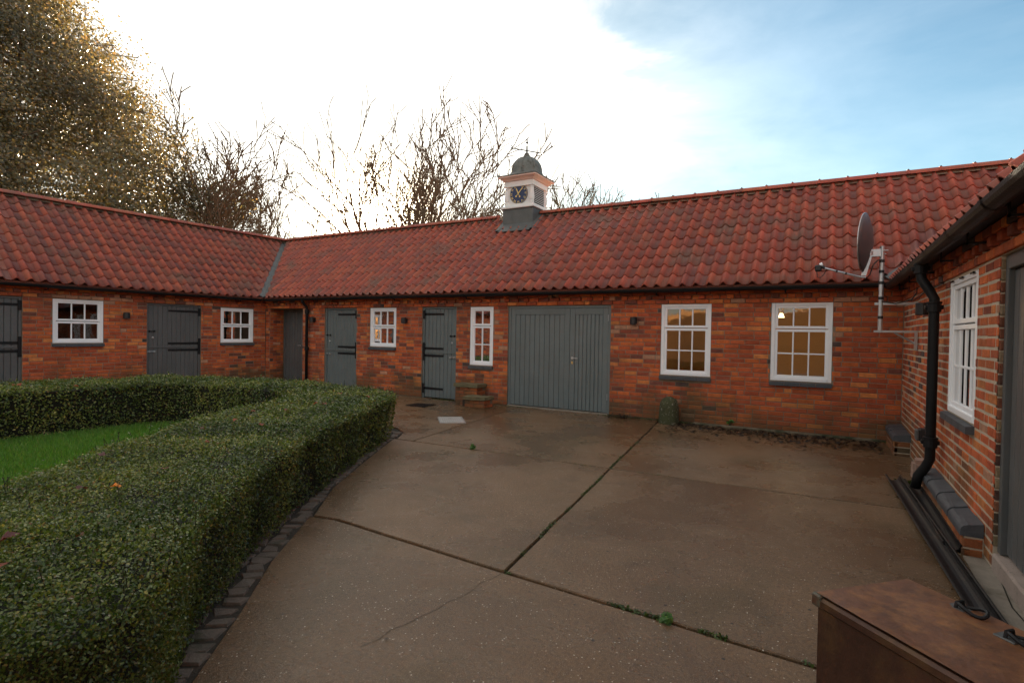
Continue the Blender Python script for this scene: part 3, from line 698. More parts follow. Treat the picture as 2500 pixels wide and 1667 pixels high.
# setts along the hedge
setts = MB(); poly_prism(setts, [(p[0] - .005, p[1]) for p in EDGE] + [(p[0] - .75, p[1] - .45) for p in EDGE[::-1]], -.08, -.009)
settbed = tag(setts.obj('sett_edging', M_soil), kind='structure')
def along(pts, step):
    pts = [Vector(p) for p in pts]; out = []; acc = 0; need = 0
    for a, b in zip(pts[:-1], pts[1:]):
        L = (b - a).length; d = (b - a) / L
        while need <= acc + L: out.append((a + d * (need - acc), d)); need += step() if callable(step) else step
        acc += L
    return out
for row in range(4):
    for P, d in along(EDGE, lambda: rg.uniform(.09, .125)):
        n = Vector((d.y, -d.x)); n = n if n.x < 0 else -n
        L = rg.uniform(.11, .14); c = P + n * (.075 + row * .135 + rg.uniform(-.012, .012)) ; ang = math.atan2(d.y, d.x)
        m = MB(); a, b = .043 + rg.uniform(-.006, .005), L / 2 - .008; h = rg.uniform(-.004, .008); k = .018
        base = [(-a, -b), (a, -b), (a, b), (-a, b)]
        base = [(x + rg.uniform(-.016, .016), y + rg.uniform(-.02, .02)) for x, y in base]
        vs = [(x, y, -.05) for x, y in base] + [(x, y, h - .010) for x, y in base] + [(x * .84, y * .88, h + rg.uniform(-.003, .004)) for x, y in base]
        fs = [(8, 9, 10, 11)] + [(i, (i + 1) % 4, 4 + (i + 1) % 4, 4 + i) for i in range(4)] + [(4 + i, 4 + (i + 1) % 4, 8 + (i + 1) % 4, 8 + i) for i in range(4)]
        m.add(vs, fs); m.obj('sett', M_sett, settbed, mw=Matrix.Translation((c.x, c.y, 0)) @ Matrix.Rotation(ang + rg.uniform(-.1, .1), 4, 'Z'))

# ------------------------------------------------------------------ main range
XL0, XR0 = -13.376, .978
main_b = tag(empty('stable_range', (-6.2, 0, 0)), 'long single-storey red brick range with pantiled roof facing the yard', 'building')
OP_D1, OP_D2, OP_D3 = (-13.20, -11.86, -.05, STRING), (-11.03, -9.91, -.05, STRING), (-7.86, -6.92, -.05, STRING)
OP_BD = (-5.615, -3.425, -.05, STRING)
OP_W4, OP_W5, OP_W6, OP_W7 = (-9.457, -8.635, 1.115, STRING - .012), (-6.555, -5.977, .80, STRING - .012), (-2.496, -1.66, .807, STRING - .004), (-.745, .10, .81, STRING)
opsM = [OP_D1, OP_D2, OP_D3, OP_BD, OP_W4, OP_W5, OP_W6, OP_W7]
wallM = wall_backing(F_MAIN, 'wall', XL0, XR0 + .2, 2.27, opsM, M_mortar, main_b)
sills = [(o[0] - .012, o[1] + .012, o[2] - .08, o[2]) for o in (OP_W4, OP_W5, OP_W6, OP_W7)]
lay_bricks(F_MAIN, wallM, XL0, XR0, opsM, 11, sills)
window(F_MAIN, main_b, *OP_W4, 3, 1, 1, .52)
window(F_MAIN, main_b, *OP_W5, 2, 1, 2, .675)
window(F_MAIN, main_b, *OP_W6, 3, 1, 2, .665)
window(F_MAIN, main_b, *OP_W7, 3, 1, 2, .665)
stable_door(F_MAIN, main_b, OP_D2[0], OP_D2[1], STRING, True, 21, mid=1.0)
stable_door(F_MAIN, main_b, OP_D3[0], OP_D3[1], STRING, False, 22, mid=1.04, bottom_strap=True)
# deep doorway in the corner
rec = MB(); a, b = OP_D1[0], OP_D1[1]; dp = -.46
rec.box((a - .02, -.2, -.05), (a, dp, 2.2)); rec.box((b, -.2, -.05), (b + .02, dp, 2.2)); rec.box((a, -.2, STRING), (b, dp, STRING + .05)); F_MAIN.obj(rec, 'porch_lining', M_mortar, main_b)
rj = random.Random(5)
lin = F_MAIN.obj(MB(), 'porch_side', M_brick, main_b)
for i in range(27):
    z = i * BH + BH / 2; t = -.005 if i % 2 else -.11
    for j in range(3):
        y0 = min(-.005, t + .0) ; d0 = -(j * BL - (0 if i % 2 else .11)); d1 = d0 - BL
        d0 = min(d0, -.01); d1 = max(d1, dp + .02)
        if d0 - d1 < .04: continue
        q = brick_mb(d0 - d1 - JT, BH - JT, bcol(rj)); P = F_MAIN.p(a, 0, 0)
        mt = Matrix.Translation((a + .007, -(d0 + d1) / 2, z)) @ Matrix.Rotation(math.pi / 2, 4, 'Z')
        q.obj('brick', M_brick, lin, mw=mt)
pd = MB(); pd.cbox((a, dp, 0), (a + .05, dp - .06, STRING), .004); pd.cbox((b - .05, dp, 0), (b, dp - .06, STRING), .004); pd.cbox((a + .05, dp, STRING - .05), (b - .05, dp - .06, STRING), .004)
pdo = F_MAIN.obj(pd, 'porch_door', M_doord, main_b); pdo['label'] = 'dark recessed door in the corner porch'
planks(F_MAIN, pdo, a + .055, b - .055, .02, STRING - .06, dp - .01, 11, M_doord, rj)
m = MB(); m.tube([F_MAIN.p(-12.55, dp + .0, 1.05), F_MAIN.p(-12.55, dp + .045, 1.05), F_MAIN.p(-12.44, dp + .045, 1.05)], .010, 6); m.obj('door_handle', M_steel, pdo)
# double door
bd = MB(); t0, t1 = OP_BD[0], OP_BD[1]; rc = -.04; tm = t0 + 1.36
bd.cbox((t0, rc + .012, 0), (t0 + .05, rc - .09, STRING), .004); bd.cbox((t1 - .05, rc + .012, 0), (t1, rc - .09, STRING), .004); bd.cbox((t0 + .05, rc + .012, STRING - .05), (t1 - .05, rc - .09, STRING), .004)
bdo = F_MAIN.obj(bd, 'double_door', M_door, main_b); bdo['label'] = 'wide grey boarded double door, wider left leaf'
rb = random.Random(9)
for (u0, u1, n) in ((t0 + .053, tm - .003, 10), (tm + .003, t1 - .053, 7)):
    fr_ = MB(); st = .105; z0, z1 = .035, STRING - .053
    fr_.cbox((u0, rc + .004, z0), (u0 + st, rc - .035, z1), .004); fr_.cbox((u1 - st, rc + .004, z0), (u1, rc - .035, z1), .004); fr_.cbox((u0 + st, rc + .004, z1 - .12), (u1 - st, rc - .035, z1), .004)
    leaf = F_MAIN.obj(fr_, 'door_leaf_frame', M_door, bdo)
    planks(F_MAIN, bdo, u0 + st, u1 - st, z0, z1 - .123, rc - .002, n, M_door, rb)
m = MB(); m.lathe([(.026, 0), (.026, .008)], (0, 0, 0), 14); w = MB(); w.v = [tuple(F_MAIN.p(tm + .06 + v[0], rc + .004 + v[2], 1.03 + v[1])) for v in m.v]; w.f = m.f; w.c = m.c
w.tube([F_MAIN.p(tm + .06, rc + .01, 1.03), F_MAIN.p(tm + .06, rc + .05, 1.03), F_MAIN.p(tm + .085, rc + .055, 1.03), F_MAIN.p(tm + .19, rc + .055, 1.028)], .0095, 8); w.obj('lever_handle', M_steel, bdo)
m = MB(); m.cbox((tm + .042, rc + .004, .915), (tm + .078, rc + .014, .965), .006); F_MAIN.obj(m, 'lock_plate', M_brass, bdo)
for z in (1.80, .33):
    m = MB(); m.tube([F_MAIN.p(t1 - .052, rc + .016, z - .06), F_MAIN.p(t1 - .052, rc + .016, z + .06)], .006, 6); m.obj('butt_hinge', M_steel, bdo)
m = MB(); m.cbox((t0 + .02, -.02, -.01), (t1 - .02, .03, .03), .008); F_MAIN.obj(m, 'door_step', M_concrete_pale, bdo)
# inside rooms
def interior():
    m = MB()
    m.box((XL0, .25, -.09), (XR0 + 3, 4.5, .02)); m.box((XL0, .25, 2.30), (XR0 + 3, 4.5, 2.34)); m.obj('floor_and_ceiling', M_infloor, main_b)
    m = MB(); m.box((XL0, 4.5, -.1), (XR0 + 3, 4.74, 2.3)); m.box((XR0 + .3, .25, 0), (XR0 + .4, 4.5, 2.3)); m.box((-3.2, .25, 0), (-3.1, 4.5, 2.3)); m.obj('room_wall', M_inwall, main_b)
    m = MB(); m.box((-8.2, .25, 0), (-8.1, 4.5, 2.3)); m.box((-10, 1.6, 0), (-3.25, 1.66, 2.3)); m.box((-5.85, .25, 0), (-5.8, 1.6, 2.3)); m.obj('partition', M_indark, main_b)
    m = MB(); m.box((-6.62, .55, 0), (-6.42, 1.58, 2.29)); m.obj('inner_wall_end', M_ingrey, main_b)
    e = tag(empty('pendant_lamp', (-.75, 2.3, 1.86)), 'small lit lamp seen through the upper left pane of the window nearest the corner', 'lamp')
    m = MB(); m.lathe([(.02, .09), (.03, .085), (.055, .02), (.06, 0), (.05, 0)], (-.75, 2.3, 1.88), 14); m.obj('lamp_shade', M_lamp, e)
    m = MB(); m.tube([(-.75, 2.3, 2.01), (-.75, 2.3, 2.30)], .006, 5); m.obj('flex', M_iron, e)
    ld = bpy.data.lights.new('pendant_light', 'POINT'); ld.energy = 2.2; ld.color = (1, .66, .32); ld.shadow_soft_size = .22; ld.specular_factor = 0
    lo = bpy.data.objects.new('pendant_bulb', ld); COL.objects.link(lo); lo.parent = e; lo.location = (0, 0, -.08)
interior()
m = MB(); m.add([F_MAIN.p(-9.33, -.10, 1.165), F_MAIN.p(-8.99, -.10, 1.165), F_MAIN.p(-8.99, -.13, 1.44), F_MAIN.p(-9.33, -.13, 1.44), F_MAIN.p(-9.33, -.106, 1.165), F_MAIN.p(-8.99, -.106, 1.165), F_MAIN.p(-8.99, -.136, 1.44), F_MAIN.p(-9.33, -.136, 1.44)], [(0, 1, 2, 3), (7, 6, 5, 4), (0, 4, 5, 1), (1, 5, 6, 2), (2, 6, 7, 3), (3, 7, 4, 0)])
tag(m.obj('picture_board', M_paper), 'white board leaning inside the window left of the single stable door', 'board')
m = MB(); m.cbox((-8.92, .13, 1.16), (-8.78, .21, 1.27), .004); tag(m.obj('small_box', M_paper), 'small pale box beside the white board inside the window', 'box')
# roof of the main range
rfM = roof_shell(main_b, [[E_L, E_R, RIDGE_R, RIDGE_L], [RIDGE_L, RIDGE_R, RIDGE_R + Vector((2.6, RUN + .05, -RUN * .8135)), RIDGE_L + Vector((-2.6, RUN + .05, -RUN * .8135))]])
TW = (-6.90, -6.07, 1.84, 2.68)      # turret footprint
lay_tiles(rfM, E_L + Vector((0, 0, 0)), (0, 1, 0), -2.6, 17.4, 10, [(E_L + nL * VG, nL), (E_R + nR * VG, nR)], 31)
rp = Vector((0, 0, .045))
ridge_tiles(rfM, RIDGE_L + rp + Vector((.1, 0, 0)), Vector((TW[0] - .01, RIDGE_L.y, RZ)) + rp, 41)
ridge_tiles(rfM, Vector((TW[1] + .02, RIDGE_L.y, RZ)) + rp, RIDGE_R + rp + Vector((.3, 0, 0)), 42)
m = MB(); m.add([RIDGE_L + Vector((0, -.10, -.02)), RIDGE_R + Vector((0, -.10, -.02)), RIDGE_R + Vector((0, 0, .08)), RIDGE_L + Vector((0, 0, .08))], [(0, 1, 2, 3)]); m.obj('ridge_bedding', M_mortar, rfM)
valley(rfM, E_L, VB_L); valley(rfM, E_R, VB_R)
gutter(F_MAIN, main_b, XL0 + .30, .78, 2.285)
m = MB(); m.box((XL0 + .02, .0, 2.262), (XR0 - .02, .165, 2.295)); F_MAIN.obj(m, 'soffit', M_iron, main_b)
P = F_MAIN.p(-11.60, .075, 0)
downpipe(main_b, None, [(P.x, -.23, 2.25), (P.x, -.22, 2.2), (P.x, -.10, 2.08), (P.x, -.078, 2.0), (P.x, -.078, 0.0)], .038, [(P.x, -.078, 1.95), (P.x, -.078, 1.0), (P.x, -.078, .15)])
m = MB(); m.box((XL0 - 5.2, 4.75, -.1), (XR0 + 5.5, 4.99, 2.3)); m.box((XL0 - 5.2, .2, -.1), (XL0 - 4.95, 4.75, 2.3)); m.obj('rear_wall', M_brick, main_b)
for t, z, lb in ((-11.40, 1.745, 'black wall light beside the downpipe next to the corner porch'), (-8.33, 1.735, 'black wall light between the small window and the single stable door'), (-2.97, 1.745, 'black wall light between the double door and the tall window')):
    lamp(F_MAIN, t, z, lb)

# ------------------------------------------------------------------ left range
left_b = tag(empty('left_stable_wing', F_LEFT.p(4, 0, 0)), 'red brick stable wing along the left side behind the hedge', 'building')
LW2, LW1 = (.357, 1.25, 1.12, 2.012), (3.82, 4.70, 1.128, 2.03); LD2, LD1 = (1.745, 2.964, -.05, STRING), (5.176, 6.42, -.05, STRING)
LEND = 13.5
opsL = [LW2, LW1, LD2, LD1]
wallL = wall_backing(F_LEFT, 'wall', .0, LEND, 2.27, opsL, M_mortar, left_b)
lay_bricks(F_LEFT, wallL, 0.0, LEND, opsL, 12, [(o[0] - .012, o[1] + .012, o[2] - .08, o[2]) for o in (LW2, LW1)])
window(F_LEFT, left_b, *LW2, 3, 1, 1, .50); window(F_LEFT, left_b, *LW1, 3, 1, 1, .50)
stable_door(F_LEFT, left_b, LD2[0], LD2[1], STRING, False, 25, mid=1.03, mtl=M_doord)
stable_door(F_LEFT, left_b, LD1[0], LD1[1], STRING, False, 26, mid=1.06, mtl=M_doord)
lamp(F_LEFT, 3.41, 1.735, 'black wall light on the left wing between window and stable door')
m = MB(); m.box((-.3, -.25, -.09), (LEND, -4.6, .02)); m.box((-.3, -.25, 2.3), (LEND, -4.6, 2.34)); F_LEFT.obj(m, 'floor_and_ceiling', M_infloor, left_b)
m = MB(); m.box((-.3, -4.6, -.1), (LEND, -4.85, 2.3)); m.box((LEND, -.0, -.1), (LEND + .25, -4.85, 2.3)); F_LEFT.obj(m, 'rear_wall', M_indark, left_b)
m = MB(); m.add([F_LEFT.p(LEND + .25, -.01, 2.3), F_LEFT.p(LEND + .25, -4.84, 2.3), F_LEFT.p(LEND + .25, -2.3, 4.3)], [(0, 1, 2)]); m.obj('gable', M_brick, left_b)
# pale stakes leaning inside the left windows
for (tt, lab) in ((4.55, 0), (4.22, 0), (4.03, 0), (1.1, 0), (.85, 0), (.6, 0)):
    pass
eL0 = F_LEFT.p(LEND + .3, EO, EZ); UPL = -F_LEFT.n * RUN + Vector((0, 0, RUN * .8135))
rfL = roof_shell(left_b, [[E_L, RIDGE_L, eL0 + UPL, eL0], [RIDGE_L, RIDGE_L + Vector((-2.6, RUN + .05, -RUN * .8135)), F_LEFT.p(LEND + .3, -4.84 - EO, EZ), eL0 + UPL]])
lay_tiles(rfL, E_L, -F_LEFT.n, -(LEND + .5), 2.7, 10, [(E_L - nL * VG, -nL), (F_LEFT.p(LEND + .3, 0, 0), -F_LEFT.u)], 32)
ridge_tiles(rfL, RIDGE_L + rp - Vector((-.04, .02, 0)), eL0 + UPL + rp, 43)
m = MB(); kx = F_LEFT.n * .10; m.add([RIDGE_L + kx + Vector((0, 0, -.02)), eL0 + UPL + kx + Vector((0, 0, -.02)), eL0 + UPL + Vector((0, 0, .08)), RIDGE_L + Vector((0, 0, .08))], [(0, 1, 2, 3)]); m.obj('ridge_bedding', M_mortar, rfL)
gutter(F_LEFT, left_b, .30, LEND, 2.285)
m = MB(); m.box((.02, .0, 2.262), (LEND, .165, 2.295)); F_LEFT.obj(m, 'soffit', M_iron, left_b)

# ------------------------------------------------------------------ right range
right_b = tag(empty('right_stable_wing', (.98, -5, 0)), 'red brick wing on the right with pale mortar, grey boarded door and tall window', 'building')
RW, RD = (3.33, 4.34, .865, STRING - .02), (4.94, 7.5, -.05, STRING)
REND = 14.0
opsR = [RW, RD]
wallR = wall_backing(F_RIGHT, 'wall', .0, REND, 2.27, opsR, M_mortar_pale, right_b, front=-.004)
lay_bricks(F_RIGHT, wallR, .02, REND, opsR, 13, [(RW[0] - .012, RW[1] + .012, RW[2] - .08, RW[2])], JT=.014)
wr = window(F_RIGHT, right_b, *RW, 4, 1, 2, .66, face=.0, pane_d=.020, bar_d=.010)
m = MB()
for t in (3.45, 3.83, 4.22): m.tube([F_RIGHT.p(t - .05, .012, RW[3] - .012), F_RIGHT.p(t + .05, .012, RW[3] - .012)], .008, 6)
m.obj('top_hinge', M_rustiron, wr)
rdm = MB(); dR = -.055; rdm.cbox((RD[0], dR + .03, .12), (RD[0] + .06, dR - .06, STRING), .004); rdm.cbox((RD[1] - .06, dR + .03, .12), (RD[1], dR - .06, STRING), .004); rdm.cbox((RD[0] + .06, dR + .03, STRING - .09), (RD[1] - .06, dR - .06, STRING), .004)
rdo = F_RIGHT.obj(rdm, 'boarded_door', M_doord, right_b); rdo['label'] = 'tall dark grey boarded door cut by the right edge of the photo'
planks(F_RIGHT, rdo, RD[0] + .065, RD[1] - .065, .13, STRING - .095, dR, 22, M_doord, random.Random(14))
m = MB(); m.cbox((RD[0] + .01, .005, -.02), (RD[1], -.24, .115), .012); F_RIGHT.obj(m, 'threshold', M_threshold, right_b)
jr = random.Random(15); jamb = F_RIGHT.obj(MB(), 'door_jamb', M_brick, right_b)
for i in range(25):
    z = .15 + i * BH + BH / 2
    c = jr.choice([(.09, .045, .035), (.27, .20, .12), (.20, .07, .04), (.30, .22, .14), (.06, .04, .035), (.24, .09, .05)])
    q = brick_mb(.042, BH - JT, c); q.obj('brick', M_brick, jamb, mw=Matrix.Translation((.978 + .025, -RD[0] - .007, z)) @ Matrix.Rotation(0, 4, 'Z'))
m = MB(); m.box((-.2, -.25, -.09), (REND, -4.6, .02)); m.box((-.2, -.25, 2.3), (REND, -4.6, 2.34)); F_RIGHT.obj(m, 'floor_and_ceiling', M_infloor, right_b)
m = MB(); m.box((-.2, -4.6, -.1), (REND, -4.85, 2.3)); m.box((REND, 0, -.1), (REND + .25, -4.85, 2.3)); F_RIGHT.obj(m, 'rear_wall', M_indark, right_b)
eR0 = F_RIGHT.p(REND + .3, .18, EZ); UPR = -F_RIGHT.n * RUN + Vector((0, 0, RUN * .8135))
rfR = roof_shell(right_b, [[E_R, eR0, eR0 + UPR, RIDGE_R], [RIDGE_R, eR0 + UPR, F_RIGHT.p(REND + .3, -4.84 - EO, EZ), RIDGE_R + Vector((2.6, RUN + .05, -RUN * .8135))]])
lay_tiles(rfR, E_R + Vector((0, 0, -.035)), -F_RIGHT.n, -2.7, REND, 10, [(E_R - nR * VG, -nR)], 33)
ridge_tiles(rfR, RIDGE_R + rp + Vector((0, -.3, 0)), eR0 + UPR + rp, 44)
gR = gutter(F_RIGHT, right_b, .15, REND, 2.262, d=.195, r=.060, mtl=M_rustiron, seg=1.0)
m = MB(); m.box((.02, .0, 2.262), (REND, .165, 2.295)); F_RIGHT.obj(m, 'soffit', M_iron, right_b)
PY = -3.10
downpipe(right_b, None, [(.783, PY, 2.22), (.783, PY, 2.13), (.79, PY - .01, 2.07), (.85, PY - .03, 1.96), (.888, PY - .04, 1.88), (.888, PY - .04, .36), (.86, PY - .0, .27), (.81, PY + .02, .18), (.79, PY + .03, .06)], .042, [(.783, PY, 2.17), (.888, PY - .04, 1.80), (.888, PY - .04, .52)])
m = MB(); m.tube([F_RIGHT.p(0.6, .02, 2.02), F_RIGHT.p(1.2, .02, 1.99), F_RIGHT.p(1.6, .02, 2.0), F_RIGHT.p(2.2, .02, 2.03), F_RIGHT.p(3.1, .02, 2.025)], .007, 5); m.obj('cable', M_iron, right_b)
lamp(F_RIGHT, 2.36, 1.82, 'black box-shaped wall light on the right wing beside the downpipe')
e = tag(empty('outdoor_socket', F_RIGHT.p(2.25, 0, .46)), 'grey weatherproof socket box low on the right wing wall', 'socket')
m = MB(); m.cbox((2.18, .0, .39), (2.32, .07, .53), .01); F_RIGHT.obj(m, 'socket_box', M_plastic, e); m = MB(); m.cbox((2.185, .07, .40), (2.315, .10, .52), .012); F_RIGHT.obj(m, 'socket_cover', M_lead, e)
# brick plinths with blue bullnose copings against the right wall
def plinth(t0, t1, d1, h, label, seed):
    r = random.Random(seed); p = tag(empty('brick_plinth', F_RIGHT.p((t0 + t1) / 2, d1 / 2, 0)), label, 'plinth')
    m = MB(); m.box((t0 + .01, .0, -.05), (t1 - .01, d1 - .008, h - .06)); F_RIGHT.obj(m, 'core', M_mortar_pale, p)
    nr = max(1, int((h - .06) / BH))
    for i in range(nr + 1):
        zt = h - .065 - i * BH; zc = zt - BH / 2
        if zc < -.03: break
        for s, e_ in course(t0, t1, BL / 2 if i % 2 else 0, r):
            s = max(s, t0); e_ = min(e_, t1)
            if e_ - s < .05: continue
            brick_mb(e_ - s - JT, BH - JT, bcol(r)).obj('brick', M_brick, p, mw=F_RIGHT.at((s + e_) / 2, d1, zc))
        q = brick_mb(d1 - JT, BH - JT, bcol(r)); q.obj('brick', M_brick, p, mw=Matrix.Translation(F_RIGHT.p(t1 - .005, d1 / 2, zc)) @ Matrix.Rotation(0, 4, 'Z'))
    n = int(round((t1 - t0) / .23)); L = (t1 - t0) / n
    for i in range(n):
        m = MB(); a = t0 + L * i + .005 + r.uniform(-.002, .002); b = t0 + L * (i + 1) - .005; hj = r.uniform(-.006, .006); K = 7; vs = []
        prof = [(-.0, h - .062), (d1 + .012, h - .062), (d1 + .012, h - .03)] + [(d1 + .012 - (.06) * (1 - math.cos(R(k * 15))), h - .03 + .05 * math.sin(R(k * 15))) for k in range(1, 7)] + [(0, h + .035)]
        for tt in (a, b): vs += [(tt, q[0] + hj * .5, q[1] + hj + r.uniform(-.002, .002)) for q in prof]
        K = len(prof); m.add(vs, [tuple(range(K - 1, -1, -1)), tuple(range(K, 2 * K))] + [(k, (k + 1) % K, K + (k + 1) % K, K + k) for k in range(K)]); F_RIGHT.obj(m, 'coping_brick', M_sill, p)
plinth(2.82, 4.74, .115, .19, 'low brick plinth with blue brick coping along the right wall under the window', 1)
plinth(.10, 1.08, .18, .25, 'short brick plinth with rounded blue coping in the corner of the yard', 2)
m = MB(); bm = bmesh.new(); bmesh.ops.create_cube(bm, size=1); bmesh.ops.bevel(bm, geom=bm.edges[:], offset=.18, segments=2, affect='EDGES')
for v in bm.verts: v.co = Vector((v.co.x * .14 + .90, v.co.y * .17 - 2.46, v.co.z * .24 + .11)) + Vector((random.uniform(-.006, .006),) * 3)
m.bm(bm); tag(m.obj('stone_block', M_stone), 'rough pinkish stone block at the foot of the black downpipe', 'stone')

# ------------------------------------------------------------------ clock turret
def text_mb(s, size, depth):
    cu = bpy.data.curves.new('t', 'FONT'); cu.body = s; cu.size = size; cu.extrude = depth / 2; cu.align_x = 'CENTER'; cu.align_y = 'CENTER'; cu.resolution_u = 2
    o = bpy.data.objects.new('t', cu); COL.objects.link(o); bpy.context.view_layer.update()
    me = o.evaluated_get(bpy.context.evaluated_depsgraph_get()).to_mesh()
    m = MB(); m.add([v.co.copy() for v in me.vertices], [tuple(p.vertices) for p in me.polygons])
    o.to_mesh_clear(); bpy.data.objects.remove(o); bpy.data.curves.remove(cu); return m
def turret():
    x0, x1, y0, y1 = TW; cx, cy = (x0 + x1) / 2, (y0 + y1) / 2
    t = tag(empty('clock_turret', (cx, cy, 3.6)), 'white clock turret with lead base and domed cap astride the main roof ridge', 'turret')
    m = MB(); m.cbox((x0, y0, 3.4), (x1, y1, 4.50), .01); m.box((x0 + .275, y0 - .004, 3.9), (x0 + .285, y0 + .01, 4.49)); m.box((x0 + .0, y0 - .006, 4.03), (x1, y0 + .01, 4.04)); m.obj('lead_base', M_lead, t)
    n = Vector((0, -math.sin(PITCH), math.cos(PITCH)))
    def rz(y): return EZ + (y + EO) * .8135
    m = MB(); f = .082
    A = [(x0 - .02, y0 - .20), (x1 + .02, y0 - .20), (x1 + .02, y0 + .0), (x0 - .02, y0 + .0)]
    m.add([Vector((x, y, rz(y) + f + (.0 if y < y0 - .1 else .05))) for x, y in A], [(0, 1, 2, 3)])
    for s, xx in ((-1, x0), (1, x1)):
        a = [(xx, y0 - .18), (xx + s * .15, y0 - .16), (xx + s * .15, 2.22), (xx, 2.22)]
        m.add([Vector((x, y, rz(y) + f + (.03 if x == xx else 0))) for x, y in a], [(0, 1, 2, 3)])
    m.obj('lead_apron', M_lead, t)
    m = MB(); o = .045; m.cbox((x0 - o, y0 - o, 4.50), (x1 + o, y1 + o, 4.555), .008); m.obj('base_moulding', M_turret, t)
    i = .03; bx0, bx1, by0, by1 = x0 + i, x1 - i, y0 + i, y1 - i
    m = MB(); m.cbox((bx0 + .03, by0 + .03, 4.555), (bx1 - .03, by1 - .03, 5.16), .006); m.cbox((bx0, by0, 4.555), (bx1, by1, 4.62), .006); m.obj('body', M_turret, t)
    m = MB(); m.cbox((bx0 - .01, by0 - .01, 5.045), (bx1 + .01, by1 + .01, 5.16), .008); m.cbox((bx0 - .02, by0 - .02, 5.03), (bx1 + .02, by1 + .02, 5.05), .005); m.obj('frieze', M_turret, t)
    for (px_, py_) in ((bx0 + .05, by0 + .05), (bx1 - .05, by0 + .05), (bx0 + .05, by1 - .05), (bx1 - .05, by1 - .05)):
        m = MB(); m.lathe([(.062, 0), (.062, .045), (.05, .05), (.066, .08), (.072, .13), (.066, .19), (.052, .30), (.046, .36), (.056, .365), (.056, .38), (.05, .385), (.06, .41)], (px_, py_, 4.62), 14); m.obj('baluster_column', M_turret, t, smooth=False)
    # cornice: flares out
    m = MB(); c0 = .0; prof = [(.0, 5.16), (.035, 5.175), (.05, 5.20), (.10, 5.235), (.13, 5.245), (.13, 5.275)]
    def ring(k, z): return [(bx0 - k, by0 - k, z), (bx1 + k, by0 - k, z), (bx1 + k, by1 + k, z), (bx0 - k, by1 + k, z)]
    vs = sum([ring(k, z) for k, z in prof], []); K = len(prof)
    m.add(vs, [(j * 4 + a, j * 4 + (a + 1) % 4, (j + 1) * 4 + (a + 1) % 4, (j + 1) * 4 + a) for j in range(K - 1) for a in range(4)] + [(3, 2, 1, 0), tuple(range(4 * K - 4, 4 * K))]); m.obj('cornice', M_pinkw, t)
    m = MB(); m.cbox((bx0 - .145, by0 - .145, 5.276), (bx1 + .145, by1 + .145, 5.30), .006); m.obj('roof_edge', M_dome, t)
    # bell-shaped square-to-round dome
    m = MB(); prof = [(.53, 5.30), (.47, 5.325), (.415, 5.37), (.39, 5.44), (.385, 5.51), (.36, 5.60), (.31, 5.69), (.23, 5.77), (.14, 5.825), (.05, 5.85), (.0, 5.855)]
    n_ = 24; vs = []; fs = []
    for r_, z in prof:
        sq = max(0, min(1, (5.40 - z) / .10))
        for k in range(n_):
            w = 2 * math.pi * k / n_ + math.pi / n_; s = 1 / max(abs(math.cos(w)), abs(math.sin(w))); s = min(s, 1.35); rr = r_ * (1 + (s - 1) * sq * .85)
            vs.append((cx + rr * math.cos(w), cy + rr * math.sin(w), z))
    for j in range(len(prof) - 1):
        for k in range(n_): fs.append((j * n_ + k, j * n_ + (k + 1) % n_, (j + 1) * n_ + (k + 1) % n_, (j + 1) * n_ + k))
    m.add(vs, fs); m.obj('dome', M_dome, t, smooth=True)
    m = MB()
    for k in range(8):
        w = 2 * math.pi * k / 8 + .2; m.tube([(cx + (r_ + .004) * math.cos(w), cy + (r_ + .004) * math.sin(w), z) for r_, z in prof[2:-2]], .009, 5)
    m.obj('dome_seam', M_dome, t)
    m = MB(); m.lathe([(.075, 0), (.075, .05), (.05, .06), (.055, .085), (.02, .10)], (cx, cy, 5.845), 10); m.obj('finial_base', M_dome, t)
    # louvres on the right and left faces
    for xx, s in ((bx1 - .03, 1), (bx0 + .03, -1)):
        m = MB(); ya, yb = by0 + .13, by1 - .13; m.box((xx - .02 * s, ya, 4.62), (xx + .003 * s, yb, 5.03)); lo = m.obj('louvre_panel', M_iron, t)
        for k in range(9):
            z = 4.655 + k * .0425; m = MB(); m.add([(xx + s * .003, ya, z + .022), (xx + s * .003, yb, z + .022), (xx + s * .034, yb, z), (xx + s * .034, ya, z), (xx + s * .003, ya, z + .014), (xx + s * .003, yb, z + .014), (xx + s * .034, yb, z - .008), (xx + s * .034, ya, z - .008)], [(0, 1, 2, 3), (7, 6, 5, 4), (3, 2, 6, 7), (0, 3, 7, 4), (1, 5, 6, 2)]); m.obj('louvre', M_turret, lo)
    # clock
    fy = by0 + .03; fz = 4.855; r0 = .243; fx = cx + .0
    def disc(r_, y, th, n_=40):
        m = MB(); vs = [(fx + r_ * math.cos(2 * math.pi * k / n_), y, fz + r_ * math.sin(2 * math.pi * k / n_)) for k in range(n_)] + [(fx + r_ * math.cos(2 * math.pi * k / n_), y + th, fz + r_ * math.sin(2 * math.pi * k / n_)) for k in range(n_)]
        m.add(vs, [tuple(range(n_)), tuple(range(2 * n_ - 1, n_ - 1, -1))] + [(k, n_ + k, n_ + (k + 1) % n_, (k + 1) % n_) for k in range(n_)]); return m
    cf = disc(r0, fy - .025, .03).obj('clock_face', M_blue, t); cf['label'] = 'round dark blue clock face with gold numerals'
    y = fy - .0275
